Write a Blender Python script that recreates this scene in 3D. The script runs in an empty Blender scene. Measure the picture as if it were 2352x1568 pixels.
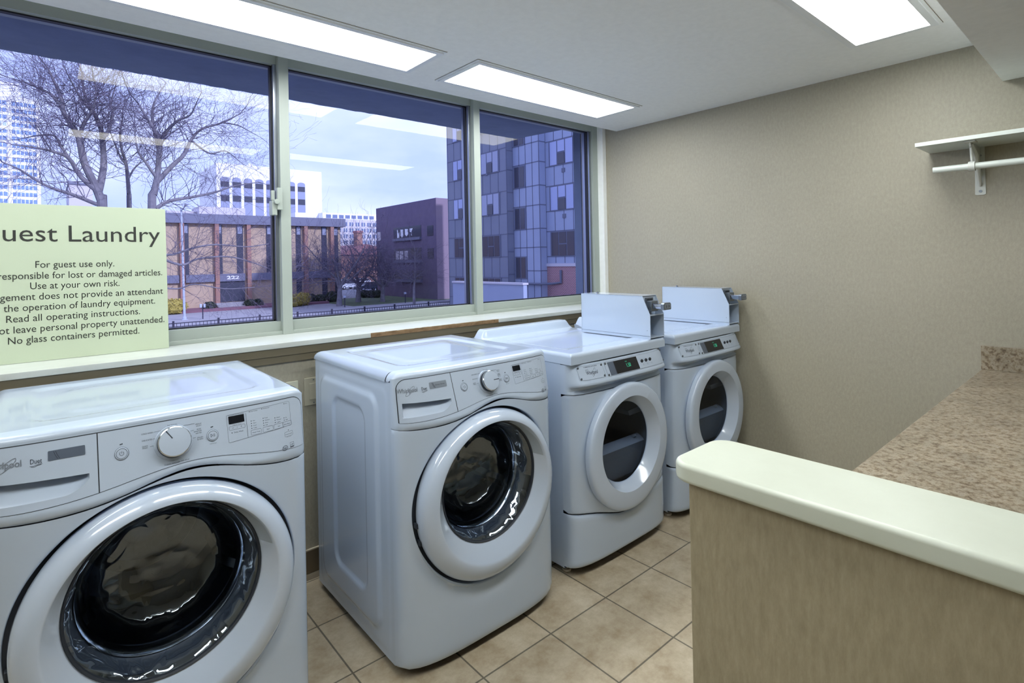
import bpy, bmesh, math, random
import numpy as np
from mathutils import Vector, Matrix
random.seed(11)
C = bpy.context.scene.collection
SC = bpy.context.scene

# ------------------------------------------------------------------ camera
H = 1.37
FPX, CX, CY = 1241.96, 1176.0, 592.2
RC = np.array([[0.7567, -0.6534, -0.0200], [-0.0133, 0.0157, -0.9998], [0.6536, 0.7568, 0.0035]])
U, _, Vt = np.linalg.svd(RC); RC = U @ Vt
cam_d = bpy.data.cameras.new('camera'); cam = bpy.data.objects.new('camera', cam_d); C.objects.link(cam)
cam_d.sensor_width = 36.0; cam_d.lens = FPX * 36.0 / 2352.0
cam_d.shift_x = 0.0; cam_d.shift_y = (CY - 784.0) / 2352.0
cam_d.clip_start = 0.02; cam_d.clip_end = 2000
M = Matrix.Identity(4)
for i in range(3):
    M[i][0] = RC[0][i]; M[i][1] = -RC[1][i]; M[i][2] = -RC[2][i]
M[2][3] = H
cam.matrix_world = M
SC.camera = cam

def ray(px, py): return RC.T @ np.array([(px - CX) / FPX, (py - CY) / FPX, 1.0])
def aty(px, py, y): d = ray(px, py) * 1.0; d = d * y / d[1]; return Vector((d[0], d[1], d[2] + H))
def atx(px, py, x): d = ray(px, py); d = d * x / d[0]; return Vector((d[0], d[1], d[2] + H))
def atz(px, py, z): d = ray(px, py); d = d * (z - H) / d[2]; return Vector((d[0], d[1], d[2] + H))

# ------------------------------------------------------------------ view, world, sun
SC.view_settings.view_transform = 'Standard'
SC.view_settings.look = 'None'
SC.view_settings.gamma = 1.0
SC.view_settings.use_curve_mapping = False
SC.view_settings.exposure = 0.2
SC.cycles.use_denoising = True
SC.cycles.max_bounces = 10; SC.cycles.diffuse_bounces = 6; SC.cycles.glossy_bounces = 5
SC.cycles.transmission_bounces = 8; SC.cycles.transparent_max_bounces = 16
SC.cycles.sample_clamp_indirect = 6.0
SC.cycles.caustics_reflective = False; SC.cycles.caustics_refractive = False
LAMP = 14.0
SKY = 1.5
SUN = 3.6
w = bpy.data.worlds.new('sky'); SC.world = w; w.use_nodes = True
nt = w.node_tree; nt.nodes.clear()
def N(nt, t, **k):
    n = nt.nodes.new(t)
    for a, b in k.items(): setattr(n, a, b)
    return n
def lin(c):
    return tuple(((v / 255) / 12.92 if v / 255 <= .04045 else ((v / 255 + .055) / 1.055) ** 2.4) for v in c) + (1,)
wo = N(nt, 'ShaderNodeOutputWorld'); bg = N(nt, 'ShaderNodeBackground')
tc = N(nt, 'ShaderNodeTexCoord'); mp = N(nt, 'ShaderNodeMapping'); mp.inputs['Scale'].default_value = (1.6, 1.6, 4.5)
nz = N(nt, 'ShaderNodeTexNoise'); nz.inputs['Scale'].default_value = 1.7; nz.inputs['Detail'].default_value = 6; nz.inputs['Roughness'].default_value = .52
cr = N(nt, 'ShaderNodeValToRGB')
cr.color_ramp.elements[0].position = .36; cr.color_ramp.elements[0].color = (.56, .67, 1.0, 1)
cr.color_ramp.elements[1].position = .66; cr.color_ramp.elements[1].color = (.90, .95, 1.12, 1)
nt.links.new(tc.outputs['Generated'], mp.inputs['Vector']); nt.links.new(mp.outputs['Vector'], nz.inputs['Vector'])
nt.links.new(nz.outputs['Fac'], cr.inputs['Fac']); nt.links.new(cr.outputs['Color'], bg.inputs['Color'])
bg.inputs['Strength'].default_value = SKY
nt.links.new(bg.outputs[0], wo.inputs[0])
sd = bpy.data.lights.new('sun', 'SUN'); so = bpy.data.objects.new('sun', sd); C.objects.link(so)
sd.energy = SUN; sd.angle = .02; sd.color = (1, .96, .9)
so.rotation_euler = Vector((-.35, 1, -.62)).to_track_quat('-Z', 'Y').to_euler()

# ------------------------------------------------------------------ materials
def mat(name, col, rough=.5, metal=0., spec=.5, coat=0.):
    m = bpy.data.materials.new(name); m.use_nodes = True
    b = m.node_tree.nodes['Principled BSDF']
    b.inputs['Base Color'].default_value = lin(col) if max(col) > 1.01 else tuple(col) + (1,)
    b.inputs['Roughness'].default_value = rough; b.inputs['Metallic'].default_value = metal
    b.inputs['Specular IOR Level'].default_value = spec
    if coat: b.inputs['Coat Weight'].default_value = coat; b.inputs['Coat Roughness'].default_value = .06
    return m
def noise_mat(name, stops, scale, rough=.6, detail=6, stretch=(1, 1, 1), bump=0., bscale=None, spec=.4, nrough=.6, second=None):
    m = mat(name, stops[0][1], rough, 0, spec); t = m.node_tree; b = t.nodes['Principled BSDF']
    c = N(t, 'ShaderNodeTexCoord'); p = N(t, 'ShaderNodeMapping'); p.inputs['Scale'].default_value = stretch
    n = N(t, 'ShaderNodeTexNoise'); n.inputs['Scale'].default_value = scale; n.inputs['Detail'].default_value = detail; n.inputs['Roughness'].default_value = nrough
    r = N(t, 'ShaderNodeValToRGB'); e = r.color_ramp.elements
    while len(e) < len(stops): e.new(.5)
    for q, (pos, col) in zip(e, stops): q.position = pos; q.color = lin(col)
    t.links.new(c.outputs['Object'], p.inputs['Vector']); t.links.new(p.outputs[0], n.inputs['Vector'])
    t.links.new(n.outputs['Fac'], r.inputs['Fac'])
    out = r.outputs['Color']
    if second:
        n3 = N(t, 'ShaderNodeTexNoise'); n3.inputs['Scale'].default_value = second[0]; n3.inputs['Detail'].default_value = 3
        t.links.new(c.outputs['Object'], n3.inputs['Vector'])
        r3 = N(t, 'ShaderNodeValToRGB'); r3.color_ramp.elements[0].position = .35; r3.color_ramp.elements[1].position = .65
        r3.color_ramp.elements[0].color = (second[1],) * 3 + (1,); r3.color_ramp.elements[1].color = (second[2],) * 3 + (1,)
        t.links.new(n3.outputs['Fac'], r3.inputs['Fac'])
        mx = N(t, 'ShaderNodeMix', data_type='RGBA', blend_type='MULTIPLY'); mx.inputs[0].default_value = 1
        t.links.new(out, mx.inputs[6]); t.links.new(r3.outputs['Color'], mx.inputs[7]); out = mx.outputs[2]
    t.links.new(out, b.inputs['Base Color'])
    if bump:
        n2 = N(t, 'ShaderNodeTexNoise'); n2.inputs['Scale'].default_value = bscale or scale; n2.inputs['Detail'].default_value = 4
        t.links.new(p.outputs[0], n2.inputs['Vector'])
        bm_ = N(t, 'ShaderNodeBump'); bm_.inputs['Strength'].default_value = bump; bm_.inputs['Distance'].default_value = .004
        t.links.new(n2.outputs['Fac'], bm_.inputs['Height']); t.links.new(bm_.outputs[0], b.inputs['Normal'])
    return m
def emit_mat(name, col, s):
    m = bpy.data.materials.new(name); m.use_nodes = True; t = m.node_tree; t.nodes.clear()
    o = N(t, 'ShaderNodeOutputMaterial'); e = N(t, 'ShaderNodeEmission'); e.inputs[0].default_value = col + (1,); e.inputs[1].default_value = s
    t.links.new(e.outputs[0], o.inputs[0]); return m
def glass_mat(name, tint, base, ior=1.5, gl=(1, 1, 1), rough=0.0, mul=1.0, oneside=False, wavy=0.):
    m = bpy.data.materials.new(name); m.use_nodes = True; t = m.node_tree; t.nodes.clear()
    o = N(t, 'ShaderNodeOutputMaterial'); mx = N(t, 'ShaderNodeMixShader'); tr = N(t, 'ShaderNodeBsdfTransparent'); g = N(t, 'ShaderNodeBsdfGlossy')
    lw = N(t, 'ShaderNodeLayerWeight'); lw.inputs['Blend'].default_value = .5
    f0 = ((ior - 1) / (ior + 1)) ** 2
    pw = N(t, 'ShaderNodeMath', operation='POWER'); pw.inputs[1].default_value = 5
    ma = N(t, 'ShaderNodeMath', operation='MULTIPLY_ADD', use_clamp=True); ma.inputs[1].default_value = (1 - f0) * mul; ma.inputs[2].default_value = f0 * mul + base
    tr.inputs[0].default_value = tuple(tint) + (1,); g.inputs['Color'].default_value = tuple(gl) + (1,); g.inputs['Roughness'].default_value = rough
    t.links.new(lw.outputs['Facing'], pw.inputs[0]); t.links.new(pw.outputs[0], ma.inputs[0]); fac = ma.outputs[0]
    if oneside:
        ge = N(t, 'ShaderNodeNewGeometry'); iv = N(t, 'ShaderNodeMath', operation='SUBTRACT'); iv.inputs[0].default_value = 1
        t.links.new(ge.outputs['Backfacing'], iv.inputs[1]); mu = N(t, 'ShaderNodeMath', operation='MULTIPLY')
        t.links.new(fac, mu.inputs[0]); t.links.new(iv.outputs[0], mu.inputs[1]); fac = mu.outputs[0]
    if wavy:
        c = N(t, 'ShaderNodeTexCoord'); n = N(t, 'ShaderNodeTexNoise'); n.inputs['Scale'].default_value = 13; n.inputs['Detail'].default_value = .6; n.inputs['Distortion'].default_value = 1.3
        bp = N(t, 'ShaderNodeBump'); bp.inputs['Strength'].default_value = wavy; bp.inputs['Distance'].default_value = .02
        t.links.new(c.outputs['Object'], n.inputs['Vector']); t.links.new(n.outputs['Fac'], bp.inputs['Height']); t.links.new(bp.outputs[0], g.inputs['Normal'])
    t.links.new(fac, mx.inputs[0])
    t.links.new(tr.outputs[0], mx.inputs[1]); t.links.new(g.outputs[0], mx.inputs[2]); t.links.new(mx.outputs[0], o.inputs[0])
    return m
def brick_mat(name, c1, c2, mortar, bw, rh, ms, rough=.7, offset=.5, mapping=None, mottling=None, rot=None, bump=.15):
    """brick/tile pattern in the object's X-Y (or rotated) plane"""
    m = mat(name, c1, rough); t = m.node_tree; b = t.nodes['Principled BSDF']
    c = N(t, 'ShaderNodeTexCoord'); p = N(t, 'ShaderNodeMapping')
    if mapping: p.inputs['Location'].default_value = mapping
    if rot: p.inputs['Rotation'].default_value = rot
    br = N(t, 'ShaderNodeTexBrick', offset=offset, squash=1.0); br.inputs['Scale'].default_value = 1
    br.inputs['Color1'].default_value = lin(c1); br.inputs['Color2'].default_value = lin(c2); br.inputs['Mortar'].default_value = lin(mortar)
    br.inputs['Brick Width'].default_value = bw; br.inputs['Row Height'].default_value = rh; br.inputs['Mortar Size'].default_value = ms
    br.inputs['Mortar Smooth'].default_value = .1
    t.links.new(c.outputs['Object'], p.inputs[0]); t.links.new(p.outputs[0], br.inputs['Vector'])
    out = br.outputs['Color']
    if mottling:
        sc, lo, hi = mottling
        n = N(t, 'ShaderNodeTexNoise'); n.inputs['Scale'].default_value = sc; n.inputs['Detail'].default_value = 10; n.inputs['Roughness'].default_value = .74
        t.links.new(c.outputs['Object'], n.inputs['Vector'])
        r = N(t, 'ShaderNodeValToRGB'); r.color_ramp.elements[0].position = .34; r.color_ramp.elements[1].position = .68
        r.color_ramp.elements[0].color = lo + (1,); r.color_ramp.elements[1].color = hi + (1,)
        t.links.new(n.outputs['Fac'], r.inputs['Fac'])
        mx = N(t, 'ShaderNodeMix', data_type='RGBA', blend_type='MULTIPLY'); mx.inputs[0].default_value = 1
        t.links.new(out, mx.inputs[6]); t.links.new(r.outputs['Color'], mx.inputs[7]); out = mx.outputs[2]
    t.links.new(out, b.inputs['Base Color'])
    if bump:
        bp = N(t, 'ShaderNodeBump', invert=True); bp.inputs['Strength'].default_value = bump; bp.inputs['Distance'].default_value = .003
        t.links.new(br.outputs['Fac'], bp.inputs['Height']); t.links.new(bp.outputs[0], b.inputs['Normal'])
    return m

X = {}
X['ceil'] = noise_mat('ceiling_paint', [(.3, (234, 236, 234)), (.7, (240, 242, 240))], 30, .85, bump=.05, bscale=180, spec=.2)
WALLC = [(.30, (155, 150, 134)), (.5, (163, 158, 142)), (.72, (172, 167, 151))]
X['wall'] = noise_mat('vinyl_wall_covering', WALLC, 95, .5, 8, (1, 1, .45), bump=.22, bscale=120, spec=.35, nrough=.75, second=(2.2, .97, 1.02))
X['pwall'] = noise_mat('partition_wall_covering', [(.30, (141, 131, 107)), (.5, (153, 143, 118)), (.72, (165, 155, 130))], 95, .5, 8, (1, 1, .25), bump=.22, bscale=120, spec=.35, nrough=.75, second=(5, .95, 1.04))
X['floor'] = brick_mat('ceramic_floor_tile', (190, 180, 160), (180, 170, 150), (104, 99, 88),   .311, .311, .0032, .38, 0.0,
                       (-1.385 + .311 * 10 + .0022, -1.428 + .311 * 10 + .0022, 0), (9, (.66, .58, .49), (1.08, 1.07, 1.06)))
X['basetile'] = mat('base_tile', (104, 92, 74), .4)
X['grout'] = mat('pale_grout', (176, 166, 148), .7)
X['cream'] = noise_mat('cream_paint', [(.3, (188, 192, 186)), (.7, (202, 207, 203))], 5, .32, bump=.03, bscale=60)
X['cap'] = noise_mat('cap_paint', [(.3, (190, 195, 180)), (.7, (199, 205, 191))], 6, .34, bump=.05, bscale=40)
X['apron'] = mat('apron_paint', (112, 104, 84), .55)
X['barewood'] = noise_mat('bare_chipboard', [(.3, (112, 88, 62)), (.6, (150, 122, 90)), (.8, (90, 66, 44))], 70, .8, stretch=(.35, 1, 1))
X['frame'] = mat('window_paint', (160, 169, 162), .42)
X['alu'] = mat('aluminium', (150, 156, 165), .28, .85)
X['gasket'] = mat('black_gasket', (30, 32, 40), .5)
X['pane'] = glass_mat('window_glass', (.78, .808, .972), 0, 1.5, (1, .96, .74), mul=.42, oneside=True)
X['lampframe'] = mat('lamp_frame', (228, 232, 233), .4)
X['lamp'] = emit_mat('lamp_diffuser', (.97, 1.0, .985), LAMP)
WH = (180, 194, 213)
X['enamel'] = mat('white_enamel', WH, .16, 0, .5, .5)
X['lidenamel'] = mat('glossy_lid_enamel', (164, 177, 194), .06, 0, .5, .1)
X['plastic'] = mat('white_plastic', WH, .26, 0, .5, .25)
X['panelp'] = mat('panel_plastic', (175, 188, 206), .3)
X['ring'] = mat('door_plastic', (184, 197, 216), .14, 0, .5, .5)
X['dark'] = mat('dark_seam', (34, 40, 50), .6)
X['ink'] = mat('panel_ink', (52, 60, 74), .5)
X['badge'] = mat('badge_grey', (84, 94, 110), .3)
X['badge2'] = mat('badge_silver', (150, 160, 174), .3, .4)
X['silver'] = mat('raised_silver', (150, 160, 175), .3, .6)
X['chrome'] = mat('chrome', (200, 205, 212), .12, 1)
X['steel'] = mat('drum_steel', (124, 135, 152), .28, 1)
X['screen'] = mat('display_black', (16, 20, 28), .15)
X['gk'] = mat('door_gasket', (84, 92, 104), .22)
X['bowl'] = glass_mat('door_bowl_glass', (.64, .69, .77), .08, 1.6, gl=(.80, .90, 1.0), wavy=.38)
X['dglass'] = glass_mat('dryer_door_glass', (.74, .79, .86), 0, 1.5, mul=.5)
X['dgrey'] = mat('dryer_drum', (104, 114, 130), .5)
X['dback'] = mat('dryer_bulkhead', (92, 102, 118), .5)
X['dhouse'] = mat('lint_housing_grey', (70, 79, 92), .45)
X['baffle'] = mat('dryer_baffle', (112, 123, 140), .4)
X['recess_shade'] = mat('grip_recess_shade', (158, 170, 184), .3)  # darker tone imitates the shade of a hollow; the strip lies on the ring
X['green'] = emit_mat('green_digits', (.06, .55, .30), 1.0)
X['foot'] = mat('levelling_foot', (190, 180, 165), .5)
X['zinc'] = mat('zinc_plate', (120, 128, 138), .35, .7)
X['sign'] = mat('sign_board', (184, 196, 172), .55)
X['signink'] = mat('sign_ink', (38, 40, 36), .6)
X['shelf'] = mat('white_melamine', (212, 220, 214), .35)
X['bracket'] = mat('bracket_enamel', (206, 210, 204), .4)
X['ivory'] = mat('ivory_plate', (200, 200, 180), .4)
X['almond'] = mat('switch_plate', (172, 168, 150), .4)
X['counter'] = noise_mat('laminate_granite', [(.30, (66, 54, 41)), (.40, (108, 93, 74)), (.49, (142, 129, 108)), (.58, (160, 151, 134)), (.70, (106, 90, 70))], 55, .3, 6, (1, 1, 1), spec=.5, nrough=.72, second=(9, .8, 1.08))
X['counter_raw'] = mat('laminate_edge', (170, 120, 70), .6)
# outdoors
X['asphalt'] = noise_mat('asphalt', [(.3, (110, 110, 116)), (.7, (132, 132, 138))], 1.2, .9)
X['walk'] = noise_mat('concrete_walk', [(.3, (150, 148, 152)), (.7, (166, 163, 166))], .9, .9)
X['lawn'] = noise_mat('lawn', [(.3, (80, 92, 66)), (.7, (102, 114, 84))], 1.5, .95)
X['tanbrick'] = noise_mat('tan_brick', [(.3, (176, 154, 132)), (.7, (190, 168, 146))], .8, .85, second=(.25, .95, 1.05))
X['redbrick'] = noise_mat('brown_brick', [(.3, (156, 118, 106)), (.7, (168, 130, 118))], .8, .85)
X['fascia'] = mat('grey_fascia', (112, 114, 134), .6)
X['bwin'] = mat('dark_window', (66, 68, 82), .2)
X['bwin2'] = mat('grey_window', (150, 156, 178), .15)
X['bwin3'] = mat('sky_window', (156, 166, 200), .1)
X['white'] = mat('white_concrete', (246, 246, 248), .8)
X['paleconc'] = mat('pale_concrete', (206, 200, 204), .8)
X['bluewin'] = mat('blue_window', (134, 162, 208), .2)
X['greywin'] = mat('grey_blue_window', (116, 128, 158), .2)
X['purple'] = noise_mat('dark_brick', [(.3, (102, 90, 112)), (.7, (112, 100, 122))], 1.2, .85)
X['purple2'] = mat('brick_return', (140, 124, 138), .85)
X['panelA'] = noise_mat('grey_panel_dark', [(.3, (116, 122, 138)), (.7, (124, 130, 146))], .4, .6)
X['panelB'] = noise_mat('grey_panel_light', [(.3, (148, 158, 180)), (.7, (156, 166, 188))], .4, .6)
X['joint'] = mat('panel_joint', (100, 105, 124), .7)
X['aptbrick'] = brick_mat('apartment_brick', (150, 104, 108), (138, 94, 100), (186, 160, 164), .22, .085, .012, .8, .5, None, None, (0, math.radians(90), math.radians(90)), bump=0)
X['stone'] = mat('stone_band', (190, 186, 194), .8)
X['bark'] = noise_mat('grey_bark', [(.3, (110, 106, 114)), (.7, (140, 136, 142))], 3, .9)
X['twig'] = mat('dark_twig', (104, 96, 112), .9)
X['bush'] = noise_mat('dark_shrub', [(.3, (56, 64, 58)), (.7, (84, 92, 78))], 9, .95)
X['ybush'] = noise_mat('yellow_shrub', [(.3, (150, 138, 70)), (.7, (196, 178, 96))], 9, .95)
X['iron'] = mat('black_iron', (40, 40, 60), .6)
X['overhang'] = noise_mat('rough_overhang', [(.3, (116, 128, 142)), (.7, (130, 142, 156))], 6, .9, bump=.4, bscale=30)
X['redroof'] = mat('red_roof', (158, 112, 112), .8)
X['carwhite'] = mat('white_car', (196, 202, 214), .25)
X['cardark'] = mat('dark_car', (50, 62, 76), .25)
X['tyre'] = mat('tyre', (34, 34, 38), .8)
X['galv'] = mat('galvanised_pole', (176, 184, 200), .5)
X['numwhite'] = mat('white_numerals', (240, 240, 244), .6)
X['magenta'] = mat('mulch', (128, 92, 104), .95)

# ------------------------------------------------------------------ mesh builder
class MB:
    def __init__(s): s.v = []; s.f = []; s.m = []; s.cur = 0
    def add(s, vs, fs):
        o = len(s.v); s.v += [tuple(p) for p in vs]
        for f in fs: s.f.append(tuple(i + o for i in f)); s.m.append(s.cur)
        return s
    def box(s, a, b):
        x0, y0, z0 = (min(a[i], b[i]) for i in range(3)); x1, y1, z1 = (max(a[i], b[i]) for i in range(3))
        return s.add([(x0, y0, z0), (x1, y0, z0), (x1, y1, z0), (x0, y1, z0), (x0, y0, z1), (x1, y0, z1), (x1, y1, z1), (x0, y1, z1)],
                     [(0, 3, 2, 1), (4, 5, 6, 7), (0, 1, 5, 4), (1, 2, 6, 5), (2, 3, 7, 6), (3, 0, 4, 7)])
    def tube(s, pts, rad, n=8, cap=True):
        pts = [Vector(p) for p in pts]; rad = rad if isinstance(rad, (list, tuple)) else [rad] * len(pts)
        vs = []; fs = []; prev = None
        for i, p in enumerate(pts):
            d = (pts[min(i + 1, len(pts) - 1)] - pts[max(i - 1, 0)])
            if d.length < 1e-9: d = Vector((0, 0, 1))
            d.normalize()
            a = prev - d * prev.dot(d) if prev is not None else d.orthogonal()
            if a.length < 1e-6: a = d.orthogonal()
            a.normalize(); prev = a; b = d.cross(a)
            for k in range(n):
                t = 2 * math.pi * k / n; vs.append(p + (a * math.cos(t) + b * math.sin(t)) * rad[i])
        for i in range(len(pts) - 1):
            for k in range(n):
                k2 = (k + 1) % n; fs.append((i * n + k, i * n + k2, (i + 1) * n + k2, (i + 1) * n + k))
        if cap: fs.append(tuple(range(n - 1, -1, -1))); fs.append(tuple((len(pts) - 1) * n + k for k in range(n)))
        return s.add(vs, fs)
    def lathe(s, prof, n=64, close0=False, close1=False):
        """prof: list of (r, y, cx, cz) rings round the local Y axis"""
        vs = []; fs = []
        for (r, y, cx, cz) in prof:
            for k in range(n):
                t = 2 * math.pi * k / n; vs.append((cx + r * math.cos(t), y, cz + r * math.sin(t)))
        for i in range(len(prof) - 1):
            for k in range(n):
                k2 = (k + 1) % n; fs.append((i * n + k, i * n + k2, (i + 1) * n + k2, (i + 1) * n + k))
        if close0: fs.append(tuple(range(n - 1, -1, -1)))
        if close1: fs.append(tuple((len(prof) - 1) * n + k for k in range(n)))
        return s.add(vs, fs)
    def grid(s, fn, us, vs_):
        nu, nv = len(us), len(vs_)
        return s.add([fn(u, v) for v in vs_ for u in us],
                     [(j * nu + i, j * nu + i + 1, (j + 1) * nu + i + 1, (j + 1) * nu + i) for j in range(nv - 1) for i in range(nu - 1)])
    def prism(s, poly, axis, a, b):
        """extrude a 2-D polygon along axis 'x','y','z' from a to b"""
        n = len(poly)
        def P(q, t): return {'x': (t, q[0], q[1]), 'y': (q[0], t, q[1]), 'z': (q[0], q[1], t)}[axis]
        vs = [P(q, a) for q in poly] + [P(q, b) for q in poly]
        return s.add(vs, [tuple(range(n - 1, -1, -1)), tuple(range(n, 2 * n))] + [(i, (i + 1) % n, n + (i + 1) % n, n + i) for i in range(n)])
    def build(s, name, m, parent=None, smooth=False, bevel=0., seg=2, fix=True, angle=35):
        me = bpy.data.meshes.new(name); me.from_pydata(s.v, [], s.f)
        ms = m if isinstance(m, (list, tuple)) else [m]
        for q in ms: me.materials.append(X[q] if isinstance(q, str) else q)
        for p, k in zip(me.polygons, s.m): p.material_index = min(k, len(ms) - 1)
        if bevel or fix:
            bm = bmesh.new(); bm.from_mesh(me)
            if bevel:
                bm.edges.ensure_lookup_table()
                es = [e for e in bm.edges if len(e.link_faces) == 2 and e.calc_face_angle(0) > math.radians(40)]
                bmesh.ops.bevel(bm, geom=es, offset=bevel, segments=seg, profile=.5, affect='EDGES', clamp_overlap=True)
            if fix: bmesh.ops.recalc_face_normals(bm, faces=bm.faces)
            bm.to_mesh(me); bm.free()
        if smooth or bevel:
            for p in me.polygons: p.use_smooth = True
            me.set_sharp_from_angle(angle=math.radians(angle))
        o = bpy.data.objects.new(name, me); C.objects.link(o)
        if bevel: o.modifiers.new('weighted', 'WEIGHTED_NORMAL').keep_sharp = True
        if parent: o.parent = parent
        return o

def thing(name, label, cat, loc=(0, 0, 0), rz=0, group=None):
    o = bpy.data.objects.new(name, None); C.objects.link(o); o.location = loc; o.rotation_euler = (0, 0, rz)
    o.empty_display_size = .1
    o['label'] = label; o['category'] = cat
    if group: o['group'] = group
    return o
def tag(o, label, cat, group=None, kind=None):
    o['label'] = label; o['category'] = cat
    if group: o['group'] = group
    if kind: o['kind'] = kind
    return o
def struct(o, label=None, cat=None):
    o['kind'] = 'structure'
    if label: o['label'] = label
    if cat: o['category'] = cat
    return o
def copy_tree(o, parent=None):
    c = o.copy(); C.objects.link(c); c.parent = parent
    for ch in list(o.children): copy_tree(ch, c)
    return c
def lins(a, b, n): return [a + (b - a) * i / (n - 1) for i in range(n)]

_tc = {}
def text2d(s, bold=0.):
    k = (s, bold)
    if k not in _tc:
        cu = bpy.data.curves.new('t', 'FONT'); cu.body = s; cu.size = 1; cu.resolution_u = 3; cu.offset = bold
        ob = bpy.data.objects.new('t', cu); me = bpy.data.meshes.new_from_object(ob)
        vs = [(v.co.x, v.co.y) for v in me.vertices]; fs = [tuple(p.vertices) for p in me.polygons]
        bpy.data.objects.remove(ob); bpy.data.curves.remove(cu); bpy.data.meshes.remove(me)
        _tc[k] = (vs, fs, min(v[0] for v in vs), max(v[0] for v in vs))
    return _tc[k]
def put_text(mb, s, cx, z, cap, width, surf, bold=0.):
    """lettering centred on cx, base line z, cap height cap, total width, wrapped on surf(x,z)->(x,y,z)"""
    vs, fs, x0, x1 = text2d(s, bold); kx = width / (x1 - x0); kz = cap / .73
    mb.add([surf(cx + (vx - (x0 + x1) / 2) * kx, z + vz * kz) for vx, vz in vs], fs)
def put_line(mb, pts, wd, surf):
    for (ax, az), (bx, bz) in zip(pts, pts[1:]):
        L = math.hypot(bx - ax, bz - az)
        if L < 1e-9: continue
        nx, nz = -(bz - az) / L * wd / 2, (bx - ax) / L * wd / 2
        n = max(2, int(L / .02) + 1)
        vs = []; fs = []
        for i in range(n):
            t = i / (n - 1); px, pz = ax + (bx - ax) * t, az + (bz - az) * t
            vs += [surf(px + nx, pz + nz), surf(px - nx, pz - nz)]
        for i in range(n - 1): fs.append((2 * i, 2 * i + 1, 2 * i + 3, 2 * i + 2))
        mb.add(vs, fs)
def rrect(x0, z0, x1, z1, r, n=4):
    out = []
    for cx, cz, a in ((x1 - r, z1 - r, 0), (x0 + r, z1 - r, 90), (x0 + r, z0 + r, 180), (x1 - r, z0 + r, 270)):
        for i in range(n + 1):
            t = math.radians(a + 90 * i / n); out.append((cx + r * math.cos(t), cz + r * math.sin(t)))
    return out
def put_poly(mb, pts, surf): mb.add([surf(*p) for p in pts], [tuple(range(len(pts)))])
def ellipse(cx, cz, a, b, rot=0, n=28):
    c, s = math.cos(rot), math.sin(rot)
    return [(cx + a * math.cos(t) * c - b * math.sin(t) * s, cz + a * math.cos(t) * s + b * math.sin(t) * c) for t in [2 * math.pi * i / n for i in range(n)]]
def put_ring(mb, pts, wd, surf): put_line(mb, pts + [pts[0]], wd, surf)
# ================================================================== ROOM SHELL
XR, XL, YB, YW, ZC = 3.2, -1.7, -1.7, 2.38, 2.30
struct(MB().box((XL - .2, YB - .2, -.12), (XR + .2, 2.85, 0)).build('floor', 'floor'))
# ceiling: slab stops short of the window, leaving the glazing pocket
struct(MB().box((XL - .2, YB - .2, ZC), (XR + .2, 2.50, ZC + .12)).build('ceiling', 'ceil'))
struct(MB().box((XL - .2, YB - .2, 2.112), (XR, .378, ZC)).build('trim_4', 'ceil'), 'dropped soffit along the ceiling over the counter', 'soffit')
struct(MB().box((XR, YB - .2, 0), (XR + .2, 2.85, 2.6)).build('wall_right', 'wall'))
struct(MB().box((XL - .2, YB, 0), (XL, 2.85, 2.6)).build('wall_left', 'wall'))
struct(MB().box((XL - .2, YB - .2, 0), (XR, YB, ZC)).build('wall_front', 'wall'))
struct(MB().box((XL, YW, 0), (XR, 2.85, 1.012)).build('wall_back', 'wall'))
struct(MB().box((XL - .2, 2.50, 2.36), (XR + .2, 2.85, 2.60)).build('trim_5', 'ceil'), 'lintel above the window', 'lintel')
# tile base behind the machines
bb = struct(MB().box((XL, YW - .010, .028), (XR, YW, .125)).build('baseboard_back', 'basetile'))
m = MB().box((XL, YW - .012, 0), (XR, YW, .026)); m.box((XL, YW - .011, .125), (XR, YW, .130))
for k in range(16): m.box((XL + .02 + .311 * k, YW - .0106, .028), (XL + .024 + .311 * k, YW - .009, .125))
struct(m.build('trim_6', 'grout'), 'pale grout lines of the tile base', 'grout')
struct(MB().box((XR - .010, YB, 0), (XR, YW, .10)).build('baseboard_right', 'basetile'))
# sill and apron
def sill_z(x, y): return 1.04
s = MB().box((XL, 2.357, 1.018), (1.152, 2.70, 1.04)); s.box((1.152, 2.366, 1.018), (1.93, 2.70, 1.04)); s.box((1.93, 2.357, 1.018), (XR, 2.70, 1.04))
sill = struct(s.build('trim_1', 'cream', bevel=.002), 'cream painted window sill with worn front edge', 'window sill')
b = MB()
xs = lins(1.150, 1.935, 40)
pr = random.Random(4)
for a, c in zip(xs, xs[1:]):
    d = .0015 + .003 * pr.random(); b.box((a, 2.3595 + d * .5, 1.0185), (c, 2.3665, 1.0385 - .002 * pr.random()))
o = b.build('bare_chipboard', 'barewood', sill); o['label'] = 'bare brown chipboard where the edging has torn off'
struct(MB().box((XL, YW - .012, .955), (XR, YW, 1.018)).box((XL, YW - .017, .985), (XR, YW, 1.018)).build('trim_2', 'apron', bevel=.001), 'brown apron board under the sill', 'apron')

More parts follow.
